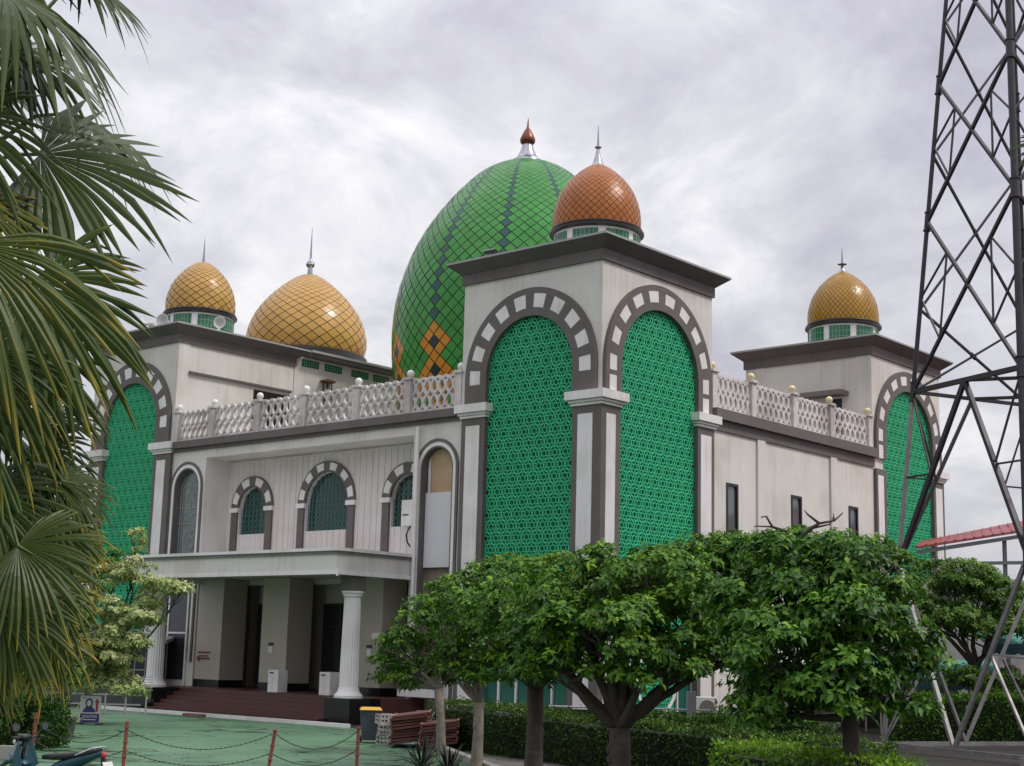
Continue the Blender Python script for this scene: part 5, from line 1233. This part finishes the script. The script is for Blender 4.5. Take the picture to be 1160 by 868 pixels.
a = MB(); a.hull8([(-1.06, -.12, .70), (-1.06, .12, .70), (-1.055, .12, .70), (-1.055, -.12, .70)], [(-1.13, -.12, .55), (-1.13, .12, .55), (-1.125, .12, .55), (-1.125, -.12, .55)]); a.build('number_plate', 'white', mc)
a = MB(); a.sphere((-.99, 0, .80), .05, 12); a.build('tail_light', redp, mc, smooth=True)
a = MB(); a.beam((.05, .12, .30), (-.05, .24, .02), .025); a.beam((.1, .28, .28), (.1, -.28, .28), .03); a.build('foot_rest', blk, mc)

# ------------------------------------------------------------------ WORLD, SUN
SUN = Vector((.53, .26, .80)).normalized(); el = math.asin(SUN.z); az = math.atan2(SUN.x, SUN.y)
wd = bpy.data.worlds.new('World'); scene.world = wd; wd.use_nodes = True; t = wd.node_tree; N = t.nodes; L = t.links
bg = N['Background']; bg.inputs['Strength'].default_value = .10
sky = N.new('ShaderNodeTexSky'); sky.sky_type = 'NISHITA'; sky.sun_disc = False; sky.sun_elevation = el; sky.sun_rotation = az; sky.altitude = 10; sky.dust_density = 2; sky.air_density = 1.2
tc = N.new('ShaderNodeTexCoord'); sep = N.new('ShaderNodeSeparateXYZ'); L.new(tc.outputs['Generated'], sep.inputs[0])
def mth(op, a_, b_=None, c_=None):
    n = N.new('ShaderNodeMath'); n.operation = op
    for i, x in enumerate((a_, b_, c_)):
        if x is None: continue
        if isinstance(x, (int, float)): n.inputs[i].default_value = x
        else: L.new(x, n.inputs[i])
    return n.outputs[0]
den = mth('ADD', mth('MAXIMUM', sep.outputs[2], 0.0), .60)
cx_ = mth('DIVIDE', sep.outputs[0], den); cy_ = mth('DIVIDE', sep.outputs[1], den)
cb = N.new('ShaderNodeCombineXYZ'); L.new(cx_, cb.inputs[0]); L.new(cy_, cb.inputs[1]); L.new(mth('MULTIPLY', sep.outputs[2], .7), cb.inputs[2])
mpv = N.new('ShaderNodeMapping'); mpv.inputs['Location'].default_value = (3.3, 1.1, .4); L.new(cb.outputs[0], mpv.inputs['Vector'])
def noise(sc, det, ro, dist=0.):
    n = N.new('ShaderNodeTexNoise'); n.inputs['Scale'].default_value = sc; n.inputs['Detail'].default_value = det; n.inputs['Roughness'].default_value = ro; n.inputs['Distortion'].default_value = dist
    L.new(mpv.outputs[0], n.inputs['Vector']); return n.outputs['Fac']
nA = noise(2.0, 6, .52, .25); nB = noise(6.0, 12, .62, .35)
mixn = mth('ADD', mth('MULTIPLY', nA, .56), mth('MULTIPLY', nB, .44))
rp = N.new('ShaderNodeValToRGB'); e = rp.color_ramp.elements
e[0].position = .385; e[0].color = (.43, .415, .485, 1); e[1].position = .62; e[1].color = (.93, .915, .935, 1)
k = e.new(.455); k.color = (.53, .51, .59, 1); k = e.new(.535); k.color = (.67, .665, .71, 1)
L.new(mixn, rp.inputs['Fac'])
# overcast brightening towards the zenith (CIE-like)
br = mth('ADD', mth('MULTIPLY', mth('MULTIPLY', mth('MAXIMUM', sep.outputs[2], 0), mth('MAXIMUM', sep.outputs[2], 0)), 1.6), .92)
sc_ = N.new('ShaderNodeVectorMath'); sc_.operation = 'SCALE'; L.new(rp.outputs['Color'], sc_.inputs[0]); L.new(mth('MULTIPLY', br, 10.0), sc_.inputs[3])
mxw = N.new('ShaderNodeMix'); mxw.data_type = 'RGBA'; mxw.inputs[0].default_value = .90; L.new(sky.outputs[0], mxw.inputs[6]); L.new(sc_.outputs[0], mxw.inputs[7]); L.new(mxw.outputs[2], bg.inputs['Color'])
sd_ = bpy.data.lights.new('sun', 'SUN'); sd_.energy = 1.9; sd_.angle = math.radians(10); sd_.color = (1, .95, .88)
so = bpy.data.objects.new('sun', sd_); COL.objects.link(so); so.rotation_euler = (-SUN).to_track_quat('-Z', 'Y').to_euler()
vs_ = scene.view_settings; vs_.view_transform = 'Standard'; vs_.look = 'None'; vs_.exposure = 0.12; vs_.gamma = 1; vs_.use_curve_mapping = False
scene.render.resolution_x = 1024; scene.render.resolution_y = 766
